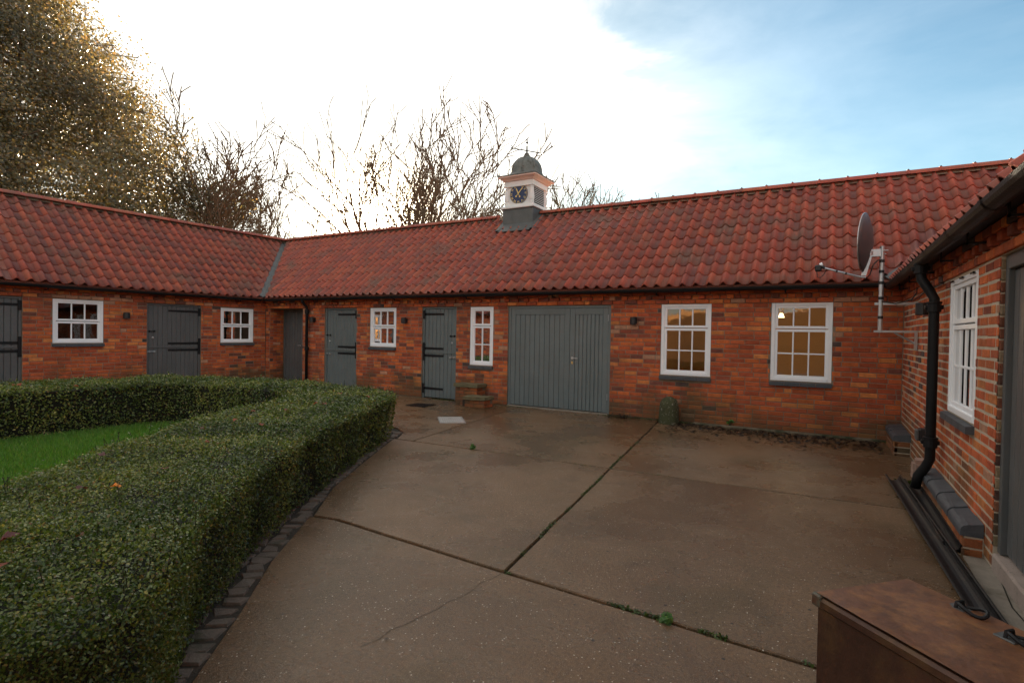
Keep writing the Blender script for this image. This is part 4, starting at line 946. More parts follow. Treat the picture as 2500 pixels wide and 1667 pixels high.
    for h, s in enumerate(['XII', 'I', 'II', 'III', 'IIII', 'V', 'VI', 'VII', 'VIII', 'IX', 'X', 'XI']):
        a = R(90 - 30 * h); q = text_mb(s, .066, .004); rot = a - math.pi / 2
        sx = {1: 1.2, 2: 1.15, 3: .95, 4: .72}[len(s)] if s != 'VIII' else .70
        w = MB(); w.f = q.f; w.c = q.c
        for v in q.v:
            lx, lz = v[0] * sx, v[1] * 1.05; X = math.cos(a) * .192 + lx * math.cos(rot) - lz * math.sin(rot); Z = math.sin(a) * .192 + lx * math.sin(rot) + lz * math.cos(rot)
            w.v.append((fx + X, y - v[2], fz + Z))
        w.obj('numeral', M_gold, cf)
    m = MB()
    for k in range(60):
        a = R(6 * k); b = R(2.0); v = [(math.cos(a + c) * r_, math.sin(a + c) * r_) for c, r_ in ((-b, .229), (b, .229), (b, .238), (-b, .238))]
        m.add([(fx + p[0], y, fz + p[1]) for p in v], [(0, 1, 2, 3)])
    m.obj('minute_marks', M_gold, cf)
    def hand(ang, L, w0, w1, tail, yy, name):
        a = R(90 - ang); m = MB(); pts = [(-.0, -w0), (L * .55, -w1), (L * .62, -w1 * 1.9), (L * .72, -w1 * 1.2), (L, 0), (L * .72, w1 * 1.2), (L * .62, w1 * 1.9), (L * .55, w1), (0, w0)]
        def P(u, v, d): return (fx + u * math.cos(a) - v * math.sin(a), yy - d, fz + u * math.sin(a) + v * math.cos(a))
        k = len(pts); m.add([P(u, v, .004) for u, v in pts] + [P(u, v, 0) for u, v in pts], [tuple(range(k)), tuple(range(2 * k - 1, k - 1, -1))] + [(i_, (i_ + 1) % k, k + (i_ + 1) % k, k + i_) for i_ in range(k)])
        tl = [(0, -.006), (-tail, -.006), (-tail, .006), (0, .006)]; m.add([P(u, v, .003) for u, v in tl], [(0, 1, 2, 3)])
        m.add([P(-tail + .022 * math.cos(2 * math.pi * q / 10), .022 * math.sin(2 * math.pi * q / 10), .0045) for q in range(10)], [tuple(range(10))])
        m.obj(name, M_gold, cf)
    hand(333.5, .17, .015, .009, .085, fy - .032, 'hour_hand'); hand(42, .225, .012, .008, .085, fy - .040, 'minute_hand')
    # weather vane with its letters
    v = MB(); zz = 6.0; v.tube([(cx, cy, 5.9), (cx, cy, 6.30)], [.024, .014], 6); v.lathe([(.0, -.035), (.028, -.014), (.034, 0), (.028, .016), (0, .035)], (cx, cy, 6.19), 10)
    ed = Vector((-.57, -.82, 0)).normalized(); v.tube([Vector((cx, cy, zz)) + ed * .38, Vector((cx, cy, zz)) - ed * .38], .015, 6); v.lathe([(.018, -.02), (.018, .02)], (cx, cy, zz), 8)
    nd = Vector((.47, -.88, 0)); v.tube([Vector((cx, cy, 6.10)) + nd * .22, Vector((cx, cy, 6.10)) - nd * .2], .005, 5)
    vo = v.obj('weather_vane', M_iron, t)
    m = MB(); q = Vector((cx, cy, 6.10)) - nd * .2; m.add([q + Vector((0, 0, -.05)), q + nd * .14 + Vector((0, 0, -.03)), q + nd * .14 + Vector((0, 0, .05)), q + Vector((0, 0, .08))], [(0, 1, 2, 3)]); m.obj('vane_tail', M_iron, vo)
    for s, sg in (('E', 1), ('W', -1)):
        q = text_mb(s, .15, .03); c = Vector((cx, cy, zz)) + ed * (sg * .42); w = MB(); w.f = q.f; w.c = q.c
        w.v = [tuple(c + (ed if s == 'E' else -ed) * p[0] + Vector((0, 0, p[1])) + nd * p[2]) for p in q.v]
        w.obj('letter', M_iron, vo)
turret()

# ------------------------------------------------------------------ satellite dish on the right wing
def dish():
    y = -1.42; e = tag(empty('satellite_dish', (.978, y, 1.6)), 'dark grey satellite dish on a steel pole bracketed from the right wing', 'satellite dish')
    m = MB(); m.tube([(.595, y, 1.60), (.595, y, 2.645)], .027, 12); po = m.obj('pole', M_steel, e)
    for z in (1.76, 2.0, 2.19, 2.33, 2.46):
        m = MB(); m.lathe([(.0285, -.018), (.0295, -.016), (.0295, .016), (.0285, .018)], (.595, y, z), 12); m.obj('black_tape', M_plastic, po)
    m = MB(); m.box((.53, y - .02, 1.575), (.972, y + .02, 1.60)); m.box((.945, y - .02, 1.36), (.972, y + .02, 1.575)); lo = m.obj('bracket', M_steel, e)
    m = MB(); m.tube([(.74, y, 1.575), (.955, y, 1.44)], .012, 6); m.obj('brace', M_steel, lo)
    m = MB(); m.box((.53, y - .015, 1.915), (.972, y + .015, 1.945)); m.obj('bracket', M_steel, e)
    # dish: shallow paraboloid, seen almost edge on, facing left
    nx = Vector((-.955, .26, .03)).normalized(); v = Vector((0, 0, 1)); v = (v - nx * v.dot(nx)).normalized(); u = nx.cross(v); C = Vector((.425, y - .02, 2.70)); a, b = .33, .37
    def surf(off):
        vs = []; 
        for i in range(9):
            r = i / 8
            for k in range(32):
                w = 2 * math.pi * k / 32; vs.append(C + u * (a * r * math.cos(w)) + v * (b * r * math.sin(w)) + nx * (off + .075 * r * r - .055))
        return vs
    m = MB(); f = surf(0); g = surf(-.008); fs = []
    for base in (0, len(f)):
        for i in range(8):
            for k in range(32):
                q = (base + i * 32 + k, base + i * 32 + (k + 1) % 32, base + (i + 1) * 32 + (k + 1) % 32, base + (i + 1) * 32 + k); fs.append(q if not base else q[::-1])
    for k in range(32): fs.append((8 * 32 + k, 8 * 32 + (k + 1) % 32, len(f) + 8 * 32 + (k + 1) % 32, len(f) + 8 * 32 + k))
    m.add(f + g, fs); do = m.obj('reflector', M_dish, e, smooth=True)
    m = MB(); m.tube([C + u * (a * math.cos(w)) + v * (b * math.sin(w)) + nx * .020 for w in [2 * math.pi * k / 40 for k in range(41)]], .006, 5, caps=False); m.obj('rim', M_steel, do)
    m = MB(); m.box((.455, y - .022, 2.52), (.60, y + .022, 2.61)); m.tube([(.60, y - .03, 2.585), (.655, y - .03, 2.588)], .006, 6); m.tube([(.60, y + .03, 2.55), (.64, y + .03, 2.552)], .006, 6); m.lathe([(.04, -.024), (.04, .024)], (.468, y, 2.565), 14); m.obj('mount', M_steel, e)
    m = MB(); p0 = Vector((.475, y, 2.575)); p1 = Vector((.405, y, 2.285)); s = Vector((.028, 0, 0)); d_ = Vector((0, .02, 0))
    m.add([p0 - s - d_, p0 + s - d_, p1 + s - d_, p1 - s - d_, p0 - s + d_, p0 + s + d_, p1 + s + d_, p1 - s + d_], [(0, 1, 2, 3), (7, 6, 5, 4), (0, 4, 5, 1), (1, 5, 6, 2), (2, 6, 7, 3), (3, 7, 4, 0)]); m.obj('back_strut', M_steel, e)
    m = MB(); m.tube([(.43, y, 2.262), (.36, y, 2.275), (-.02, y - .0, 2.40)], .012, 8); ar = m.obj('feed_arm', M_steel, e)
    for k in (.35, .62): 
        p = Vector((.36, y, 2.275)).lerp(Vector((-.02, y, 2.40)), k); m = MB(); m.tube([p, p + Vector((-.02, 0, .0066))], .0135, 8); m.obj('arm_clip', M_plastic, ar)
    m = MB(); m.cbox((-.135, y - .035, 2.36), (-.055, y + .035, 2.445), .015); m.tube([(-.06, y, 2.42), (-.02, y, 2.405)], .02, 8); l = m.obj('feed_horn', M_plastic, e)
    m = MB(); m.tube([(-.075, y, 2.44), (-.045, y, 2.455)], .026, 10); m.obj('horn_cap', M_white, l)
    m = MB(); m.tube([(-.11, y, 2.36), (-.10, y - .01, 2.29), (-.07, y - .01, 2.275), (-.03, y, 2.32), (0, y, 2.385)], .005, 5); m.tube([(.43, y, 2.255), (.47, y - .02, 2.29), (.505, y - .03, 2.42), (.55, y - .03, 2.47), (.59, y - .03, 2.475)], .007, 6)
    m.tube([(.60, y - .03, 1.96), (.75, y - .02, 1.93), (.90, y - .01, 1.97), (.955, y, 2.06), (.955, y, 2.2)], .007, 6); m.obj('cable', M_plastic, e)
dish()

# ------------------------------------------------------------------ things standing in the yard
def mounting_block():
    e = tag(empty('mounting_block', (-6.3, -.3, 0)), 'small stepped brick mounting block with mossy slabs beside the stable door', 'mounting block'); r = random.Random(77)
    def blk(x0, x1, y0, y1, h, gap=None):
        m = MB(); m.box((x0 + .012, y0 + .012, -.02), (x1 - .012, y1, h - .06)); m.obj('mortar_core', M_mortar, e)
        for i in range(int(h / BH)):
            zc = h - .065 - i * BH - BH / 2
            if zc < 0: break
            x = x0 - (0 if i % 2 else .11)
            while x < x1:
                a, b = max(x, x0), min(x + BL, x1); x += BL
                if b - a < .04 or (gap and gap[0] < (a + b) / 2 < gap[1] and zc < .13): continue
                brick_mb(b - a - JT, BH - JT, bcol(r), .0, .05).obj('brick', M_brick, e, mw=Matrix.Translation(((a + b) / 2, y0, zc)))
            yy = y0
            for (a, b) in ((y0, y0 + .11), (y0 + .11, min(y1, y0 + .33))) if i % 2 else ((y0, min(y1, y0 + .22)),):
                for xx, s in ((x1, 1), (x0, -1)):
                    brick_mb(b - a - JT, BH - JT, bcol(r), 0, .05).obj('brick', M_brick, e, mw=Matrix.Translation((xx, (a + b) / 2, zc)) @ Matrix.Rotation(s * math.pi / 2, 4, 'Z'))
        bm = bmesh.new(); bmesh.ops.create_cube(bm, size=1); bmesh.ops.subdivide_edges(bm, edges=bm.edges[:], cuts=3, use_grid_fill=True)
        for v in bm.verts:
            v.co = Vector(((x0 + x1) / 2 + v.co.x * (x1 - x0 + .05), (y0 + y1) / 2 - .012 + v.co.y * (y1 - y0 + .03), h - .03 + v.co.z * .065)) + Vector([r.uniform(-.008, .008) for _ in range(3)])
        m = MB(); m.bm(bm); m.obj('slab', M_mossslab, e)
    blk(-6.67, -6.13, -.34, -.0, .42); blk(-6.21, -5.74, -.66, -.345, .215)
    m = MB(); m.box((-6.30, -.60, -.01), (-6.21, -.35, .13)); m.obj('opening', M_soil, e)
mounting_block()
def boulder(name, c, sx, sy, h, mtl, label, cat, seed, dome=True):
    bm = bmesh.new(); r = random.Random(seed); m = MB(); n = 20; prof = [(1.0, 0), (1.03, .15), (1.0, .4), (.98, .62), (.90, .78), (.74, .89), (.5, .96), (.2, .995), (0.01, 1.0)]
    vs = []; fs = []
    for i, (a, z) in enumerate(prof):
        for k in range(n):
            w = 2 * math.pi * k / n; q = 1 + r.uniform(-.035, .035); cs, sn = math.cos(w), math.sin(w); p = .72
            x = math.copysign(abs(cs) ** p, cs); y = math.copysign(abs(sn) ** p, sn)
            vs.append((c[0] + x * a * sx * q, c[1] + y * a * sy * q, c[2] + z * h + r.uniform(-.006, .006)))
    for i in range(len(prof) - 1):
        for k in range(n): fs.append((i * n + k, i * n + (k + 1) % n, (i + 1) * n + (k + 1) % n, (i + 1) * n + k))
    bm.free(); m.add(vs, fs); return tag(m.obj(name, mtl, smooth=True), label, cat)
boulder('guard_stone', (-2.27, -.24, -.02), .155, .16, .475, M_moss, 'round-topped mossy guard stone against the main wall right of the double door', 'stone', 3)
# manhole cover
def quad_plate(name, pts, z, h, mtl, label, cat, rim=None):
    e = tag(empty(name, (sum(p[0] for p in pts) / 4, sum(p[1] for p in pts) / 4, z)), label, cat)
    m = MB(); poly_prism(m, pts, z - .02, z + h); m.obj('frame', mtl, e)
    P = [Vector(p) for p in pts]
    def q(u, v): return (P[0] * (1 - u) + P[1] * u) * (1 - v) + (P[3] * (1 - u) + P[2] * u) * v
    return e, q
e, q = quad_plate('manhole_cover', [(-5.83, -2.02), (-5.50, -1.75), (-5.07, -2.24), (-5.40, -2.52)], 0.0, .006, M_steel, 'square galvanised manhole cover set in the concrete', 'manhole cover')
rr = random.Random(4)
for i in range(11):
    for j in range(13):
        if (i, j) in ((5, 3), (5, 9)): continue
        u0, u1, v0, v1 = .05 + i * .082, .05 + i * .082 + .062, .05 + j * .069, .05 + j * .069 + .050
        m = MB() if (i == 0 and j == 0) else m
        poly_prism(m, [q(u0, v0), q(u1, v0), q(u1, v1), q(u0, v1)], .006, .010)
M_cov = mat('worn_galvanised', (.46, .44, .41), .6, .25, var=.2, vscale=9)
m.obj('tread_pattern', M_cov, e); 
for (u, v) in ((.5, .29), (.5, .74)):
    m = MB(); poly_prism(m, [q(u - .05, v - .03), q(u + .05, v - .03), q(u + .05, v + .03), q(u - .05, v + .03)], .005, .0075); m.obj('lifting_key_slot', M_iron, e)
e, q = quad_plate('doormat', [(-7.24, -1.24), (-7.27, -.86), (-6.84, -.76), (-6.80, -1.20)], 0.002, .010, M_iron, 'dark square doormat lying in front of the single stable door', 'doormat')
m = MB()
for i in range(14): u = .05 + i * .066; poly_prism(m, [q(u, .04), q(u + .035, .04), q(u + .035, .96), q(u, .96)], .012, .017)
m.obj('ribs', M_rustiron, e)
# two lengths of old gutter on the ground
def loose_gutter(A, B, r, label, roll):
    A = Vector(A); B = Vector(B); d = (B - A).normalized(); s = d.cross(Vector((0, 0, 1))); up = Vector((0, 0, 1)); K = 9; m = MB(); vs = []; fs = []; n = K + 1
    for rr_ in (r, r - .009):
        for P in (A, B):
            for k in range(n):
                th = math.pi * k / K + math.pi + roll; vs.append(P + s * (rr_ * math.cos(th)) + up * (rr_ * math.sin(th) + r))
    for k in range(K): fs += [(k, k + 1, n + k + 1, n + k), (2 * n + k, 3 * n + k, 3 * n + k + 1, 2 * n + k + 1), (k, 2 * n + k, 2 * n + k + 1, k + 1), (n + k, n + k + 1, 3 * n + k + 1, 3 * n + k)]
    fs += [(0, n, 3 * n, 2 * n), (K, 2 * n + K, 3 * n + K, n + K)]; m.add(vs, fs)
    e = tag(empty('loose_gutter', A), label, 'gutter', 'old gutter lengths on the ground'); m.obj('trough', M_rustiron, e)
    m = MB()
    for sg in (-1, 1): m.tube([A + s * (sg * r) + up * (r * (1 + sg * math.sin(-roll))), B + s * (sg * r) + up * (r * (1 + sg * math.sin(-roll)))], .008, 6)
    m.obj('lip', M_rustiron, e)
loose_gutter((.655, -2.62, .0), (.775, -6.3, .0), .062, 'long black half-round gutter lying on the concrete, outer one of two', .08)
loose_gutter((.80, -2.72, .0), (.815, -4.70, .0), .052, 'shorter black gutter lying between the long one and the plinth', -.1)
# rusty chest in the foreground
def chest():
    A = Vector((-.02, -7.17, 0)); u = Vector((.70, .72, 0)).normalized(); v = Vector((u.y, -u.x, 0)); W, L, H = .485, .82, .50
    e = tag(empty('steel_chest', A + u * W / 2 + v * L / 2), 'rusty brown steel chest with ring handles in the near right corner', 'chest')
    def P(a, b, z): return A + u * a + v * b + Vector((0, 0, z))
    def put(mb): 
        o = MB(); o.v = [tuple(P(*p)) for p in mb.v]; o.f = [f[::-1] for f in mb.f]; o.c = mb.c; return o
    m = MB(); m.cbox((.012, .012, .0), (W - .012, L - .012, H - .03), .006); put(m).obj('box', M_rustside, e)
    m = MB(); m.cbox((0, 0, H - .045), (W, L, H - .002), .01); put(m).obj('lid_rim', M_rustside, e)
    m = MB(); n, k = 10, 16; vs = []; r = random.Random(8)
    for i in range(n + 1):
        for j in range(k + 1):
            a = i / n; b = j / k; ed = min(a, 1 - a, b, 1 - b); vs.append((.008 + a * (W - .016), .008 + b * (L - .016), H + .007 + (.002 if ed < .02 else .0) + .004 * math.sin(a * 7 + b * 9) * min(1, ed * 8) + r.uniform(-.0008, .0008)))
    m.add(vs, [(i * (k + 1) + j, (i + 1) * (k + 1) + j, (i + 1) * (k + 1) + j + 1, i * (k + 1) + j + 1) for i in range(n) for j in range(k)]); o = put(m); o.f = [f[::-1] for f in o.f]; o.obj('lid', M_rust, e, smooth=True)
    m = MB(); m.cbox((-.003, -.003, H - .042), (.05, .04, H + .007), .006); put(m).obj('corner_plate', M_greenpaint, e)
    for (a, b, lab) in ((.435, .235, 0), (.385, .425, 1)):
        m = MB(); m.cbox((a - .03, b - .032, H + .001), (a + .03, b + .032, H + .010), .003); pl = put(m).obj('handle_plate', M_lead, e)
        m = MB(); pts = [P(a - .016 + .0 * k, b, H + .012) for k in range(1)]
        c0 = (a, b + .045)
        m.tube([P(c0[0] + .028 * math.cos(t), c0[1] + .045 * math.sin(t), H + .020 + .008 * math.sin(t * 2)) for t in [2 * math.pi * k / 20 for k in range(21)]], .0065, 6, caps=False); m.obj('ring', M_iron, pl)
        m = MB(); m.tube([P(a - .02, b, H + .008), P(a - .014, b, H + .03), P(a + .014, b, H + .03), P(a + .02, b, H + .008)], .006, 6); m.obj('staple', M_iron, pl)
chest()

# ------------------------------------------------------------------ foliage
def leaf_cloud(name, pos, nrm, size, cols, mtl, parent=None, aspect=.55, jitter=.9, hexa=False, kind='stuff'):
    n = len(pos); nr = nrm + RNG.normal(0, jitter, (n, 3)); nr /= np.linalg.norm(nr, axis=1, keepdims=True) + 1e-9
    t = RNG.normal(0, 1, (n, 3)); t -= nr * (t * nr).sum(1, keepdims=True); t /= np.linalg.norm(t, axis=1, keepdims=True) + 1e-9
    b = np.cross(nr, t); s = size[:, None]
    if hexa: sh_ = [(-.5, 0, 0), (-.22, -.32, .06), (.22, -.30, .06), (.5, 0, -.04), (.22, .30, .06), (-.22, .32, .06)]
    else: sh_ = [(-.5, 0, 0), (0, -.5, .05), (.5, 0, 0), (0, .5, .05)]
    K = len(sh_); V = np.empty((n, K, 3), dtype=np.float32)
    for i, (x, y, z) in enumerate(sh_): V[:, i] = pos + t * (x * s) + b * (y * s * aspect * (1.6 if hexa else 1.)) + nr * (z * s)
    me = bpy.data.meshes.new(name); me.vertices.add(n * K); me.vertices.foreach_set('co', V.ravel())
    me.loops.add(n * K); me.polygons.add(n); me.loops.foreach_set('vertex_index', np.arange(n * K, dtype=np.int32))
    me.polygons.foreach_set('loop_start', np.arange(0, n * K, K, dtype=np.int32)); me.polygons.foreach_set('loop_total', np.full(n, K, dtype=np.int32))
    me.update(calc_edges=True); me.materials.append(mtl)
    a = me.color_attributes.new('col', 'FLOAT_COLOR', 'POINT'); c = np.ones((n * K, 4), dtype=np.float32); c[:, :3] = np.repeat(cols, K, axis=0); a.data.foreach_set('color', c.ravel())
    o = link(name, me, parent)
    if kind: o['kind'] = kind
    return o
def palette(n, cols, w, sd=.18):
    c = np.array(cols)[RNG.choice(len(cols), n, p=np.array(w) / sum(w))]; return np.clip(c * RNG.normal(1, sd, (n, 1)), .002, 1)
HH = .62
def closed(pts, n):
    pts = np.array(pts); k = len(pts); out = []
    for t in np.linspace(0, k, n, endpoint=False):
        i = int(t); f = t - i; p0, p1, p2, p3 = (pts[(i + j - 1) % k] for j in range(4))
        m1 = (p2 - p0) * .42; m2 = (p3 - p1) * .42; f2, f3 = f * f, f * f * f
        out.append((2 * f3 - 3 * f2 + 1) * p1 + (f3 - 2 * f2 + f) * m1 + (-2 * f3 + 3 * f2) * p2 + (f3 - f2) * m2)
    return np.array(out)
def hedge():
    n = 400; O = closed([p[0] for p in HP], n); I = closed([p[1] for p in HP], n)
    e = tag(empty('clipped_hedge', (-4.2, -6.9, 0)), 'low clipped evergreen hedge enclosing a small lawn', 'hedge')
    ins = .05; cen = (O + I) / 2
    Oi = O + (cen - O) / np.linalg.norm(cen - O, axis=1, keepdims=True) * ins; Ii = I + (cen - I) / np.linalg.norm(cen - I, axis=1, keepdims=True) * ins
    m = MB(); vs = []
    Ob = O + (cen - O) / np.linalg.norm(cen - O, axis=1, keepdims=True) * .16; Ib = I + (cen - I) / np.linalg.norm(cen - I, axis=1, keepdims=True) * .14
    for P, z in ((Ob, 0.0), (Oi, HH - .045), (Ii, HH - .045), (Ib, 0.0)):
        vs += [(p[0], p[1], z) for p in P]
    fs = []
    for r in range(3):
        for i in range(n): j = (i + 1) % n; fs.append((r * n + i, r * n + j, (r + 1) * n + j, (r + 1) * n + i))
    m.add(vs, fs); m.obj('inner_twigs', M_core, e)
    # surface samples: top, outer side, inner side
    def seglen(A): return np.linalg.norm(np.roll(A, -1, 0) - A, axis=1)
    width = np.linalg.norm(O - I, axis=1); camp = np.array(CAM)
    POS = []; NRM = []; SIZ = []; TOPF = []
    for part in ('top', 'out', 'in'):
        A = {'top': cen, 'out': O, 'in': I}[part]; L = seglen(A); ar = L * (width if part == 'top' else HH)
        dist = np.hypot(cen[:, 0] - camp[0], cen[:, 1] - camp[1]); edge = O if part == 'out' else cen
        dist = np.hypot(edge[:, 0] - camp[0], edge[:, 1] - camp[1])
        size = np.clip(.0040 * dist + .003, .0100, .036)
        vis = np.ones(n)
        if part == 'out':
            # sides that face away from the camera need little
            nrm_ = (O - cen); vis = np.where(((camp[:2] - O) * nrm_).sum(1) > 0, 1, .35)
        if part == 'in': vis = np.where(((camp[:2] - I) * (cen - I) * -1).sum(1) > 0, 1, .25)
        inframe = np.array([1. if seen((c[0], c[1], HH), 500) else .3 for c in cen])
        cnt = (ar / (size ** 2 * .36) * (1.75 if part == 'top' else 1.15) * vis * inframe).astype(int)
        idx = np.repeat(np.arange(n), cnt); k = len(idx); f = RNG.random(k)[:, None]; nx = (idx + 1) % n
        a = O[idx] * (1 - f) + O[nx] * f; b = I[idx] * (1 - f) + I[nx] * f; c2 = (a + b) / 2; d = (a - c2); d /= np.linalg.norm(d, axis=1, keepdims=True)
        nz = np.sin(a[:, 0] * 5.3 + a[:, 1] * 3.1) * .012 + np.sin(a[:, 0] * 2.1 - a[:, 1] * 6.7) * .014 + np.sin(a[:, 0] * 13.1 + b[:, 1] * 11) * .007
        if part == 'top':
            w = RNG.random(k)[:, None]; p = a * w + b * (1 - w); eg = np.minimum(w, 1 - w)[:, 0]
            z = HH + nz + RNG.normal(0, .017, k) - np.clip(.06 - eg, 0, 1) * .5; nn = np.tile([0, 0, 1.], (k, 1))
            spr = RNG.random(k) < .012; z = z + spr * RNG.random(k) * .07
        else:
            sg = 1 if part == 'out' else -1; base = a if part == 'out' else b; zz = RNG.random(k) ** .9 * HH; z = zz
            p = base + d * sg * (nz + RNG.normal(0, .014, k) - np.clip(zz / HH - .93, 0, 1) * .5 - (HH - zz) / HH * (.09 if part == 'out' else .06))[:, None]; nn = np.concatenate([d * sg, np.full((k, 1), .25)], 1)
        POS.append(np.concatenate([p, z[:, None]], 1)); NRM.append(nn); SIZ.append(size[idx] * RNG.uniform(.65, 1.25, k)); TOPF.append(np.full(k, part == 'top'))
    POS = np.concatenate(POS); NRM = np.concatenate(NRM); SIZ = np.concatenate(SIZ)
    thin = np.sin(POS[:, 0] * 7.3 + 2.1 * np.sin(POS[:, 1] * 6.1)) * np.sin(POS[:, 1] * 8.7 + 1.9 * np.sin(POS[:, 0] * 5.3) + POS[:, 2] * 9)
    kp = RNG.random(len(POS)) > np.clip((thin - .35) * 1.1, 0, .6); POS = POS[kp]; NRM = NRM[kp]; SIZ = SIZ[kp]
    N_ = len(POS); print('hedge leaves', N_)
    cols = palette(N_, [(.10, .135, .027), (.14, .165, .034), (.062, .095, .024), (.21, .20, .05), (.13, .09, .03)], [36, 30, 20, 9, 5], .22)
    pch = np.sin(POS[:, 0] * 3.1 + 1.7 * np.sin(POS[:, 1] * 2.3)) + np.sin(POS[:, 1] * 4.7 + POS[:, 0] * 1.9 + 2 * np.sin(POS[:, 0] * 5.1)) + .6 * np.sin(POS[:, 0] * 17 + POS[:, 1] * 13 + POS[:, 2] * 11)
    cols = cols * (1 + .16 * pch)[:, None] * np.array([1, 1, 1]); cols[:, 0] *= 1 + .06 * pch; cols = np.clip(cols, .01, .5)
    dd = np.hypot(POS[:, 0], POS[:, 1] - CAM.y); near = dd < 3.2
    leaf_cloud('near_foliage', POS[near], NRM[near], SIZ[near], cols[near], M_hleaf, e, hexa=True, jitter=.85)
    leaf_cloud('foliage', POS[~near], NRM[~near], SIZ[~near], cols[~near], M_hleaf, e, jitter=.75)
    # a few longer shoots standing proud
    m = MB(); sp = []; r = random.Random(12)
    for _ in range(420):
        i = r.randrange(n); w = r.choice([r.uniform(.9, 1), r.uniform(0, .1), r.random()]); p = O[i] * w + I[i] * (1 - w); h = r.uniform(.03, .10); d = Vector((r.uniform(-.4, .4), r.uniform(-.4, .4), 1)).normalized()
        q0 = Vector((p[0], p[1], HH - .03)); q1 = q0 + d * (h + .03); m.tube([q0, q1], .0015, 3, caps=False)
        for k in range(8): q = q0.lerp(q1, .3 + .7 * k / 7); sp.append((q.x + r.uniform(-.008, .008), q.y + r.uniform(-.008, .008), q.z))
    m.obj('shoots', M_core, e)['kind'] = 'stuff'
    sp = np.array(sp); leaf_cloud('shoot_leaves', sp, np.tile([0, 0, 1.], (len(sp), 1)), np.full(len(sp), .017), palette(len(sp), [(.06, .08, .025)], [1]), M_hleaf, e)
    return O, I
HO, HI = hedge()
# lawn inside the hedge
def lawn():
    m = MB(); pts = [tuple(p) for p in HI[::4]]; c = HI.mean(0); vs = [(c[0], c[1], -.01)] + [(p[0] + (p[0] - c[0]) * .05, p[1] + (p[1] - c[1]) * .05, -.012) for p in pts]; k = len(pts)
    g = mat('lawn_base', (.055, .11, .016), .95, var=.4, vscale=3, bump=.8, bscale=40)
    m.add(vs, [(0, 1 + i, 1 + (i + 1) % k) for i in range(k)]); tag(m.obj('lawn', g), kind='structure')
    P = []
    hp = HI; 
    def inside(p):
        x, y = p[:, 0], p[:, 1]; r = np.zeros(len(p), bool); j = len(hp) - 1
        for i in range(len(hp)):
            xi, yi = hp[i]; xj, yj = hp[j]; cnd = ((yi > y) != (yj > y)) & (x < (xj - xi) * (y - yi) / (yj - yi + 1e-12) + xi); r ^= cnd; j = i
        return r
    p = RNG.uniform([-9.3, -9.4], [-3.4, -4.4], (110000, 2)); p = p[inside(p)]
    n = len(p); h = RNG.uniform(.025, .06, n); a = RNG.uniform(0, 6.28, n); w = .006; ln = RNG.normal(0, .4, (n, 2)) * h[:, None]
    V = np.empty((n, 3, 3), dtype=np.float32); ca, sa = np.cos(a) * w, np.sin(a) * w
    V[:, 0] = np.stack([p[:, 0] - ca, p[:, 1] - sa, np.full(n, -.012)], 1); V[:, 1] = np.stack([p[:, 0] + ca, p[:, 1] + sa, np.full(n, -.012)], 1); V[:, 2] = np.stack([p[:, 0] + ln[:, 0], p[:, 1] + ln[:, 1], h], 1)
    me = bpy.data.meshes.new('grass'); me.vertices.add(n * 3); me.vertices.foreach_set('co', V.ravel()); me.loops.add(n * 3); me.polygons.add(n); me.loops.foreach_set('vertex_index', np.arange(n * 3, dtype=np.int32))
    me.polygons.foreach_set('loop_start', np.arange(0, n * 3, 3, dtype=np.int32)); me.polygons.foreach_set('loop_total', np.full(n, 3, dtype=np.int32)); me.update(calc_edges=True); me.materials.append(M_grass)
    at = me.color_attributes.new('col', 'FLOAT_COLOR', 'POINT'); c = np.ones((n * 3, 4), dtype=np.float32); c[:, :3] = np.repeat(palette(n, [(.095, .215, .028), (.12, .25, .034), (.17, .23, .05)], [5, 4, 2]), 3, axis=0); at.data.foreach_set('color', c.ravel())
    tag(link('grass', me), 'short green lawn grass inside the hedge', 'grass', kind='stuff')
lawn()
# fallen leaves on the hedge
def fallen(P, s, col, label, group=None, seed=0, name='fallen_leaf', tilt=.5):
    r = random.Random(seed); m = MB(); K = 9; vs = [(0, 0, 0)]
    for k in range(K):
        w = 2 * math.pi * k / K; q = s * (1 if k % 2 else .68) * r.uniform(.85, 1.15); vs.append((q * math.cos(w), .75 * q * math.sin(w), .22 * s * math.cos(2 * w) + r.uniform(0, .12 * s)))
    m.add(vs, [(0, 1 + k, 1 + (k + 1) % K) for k in range(K)], col)
    o = m.obj(name, M_litter, mw=Matrix.Translation(P) @ Matrix.Rotation(r.uniform(0, 6.28), 4, 'Z') @ Matrix.Rotation(r.uniform(-tilt, tilt), 4, 'X'))
    return tag(o, label, 'leaf', group)
def gp(x, y, z):
    v = FW + RT * ((x - CX) / F_PX) - UP * ((y - CY) / F_PX); t = (z - CAM.z) / v.z; return CAM + v * t
fallen(gp(282, 1186, HH + .05), .036, (.75, .24, .02), 'bright orange fallen leaf on the near part of the hedge', seed=1, tilt=.2)
fallen(gp(20, 1310, HH + .048), .045, (.11, .022, .02), 'large dark red fallen leaf on the hedge at the left edge of the photo', seed=2)
fallen(gp(200, 1190, HH + .045), .035, (.10, .035, .03), 'dark red-brown fallen leaf just left of the orange leaf on the hedge', seed=3)
fallen(gp(245, 1108, HH + .045), .034, (.16, .07, .06), 'mauve-brown fallen leaf on the hedge edge beside the lawn', seed=4)
fallen(gp(42, 940, HH + .03), .07, (.35, .07, .03), 'red fallen leaf on the far hedge below the left-hand stable door', seed=5)
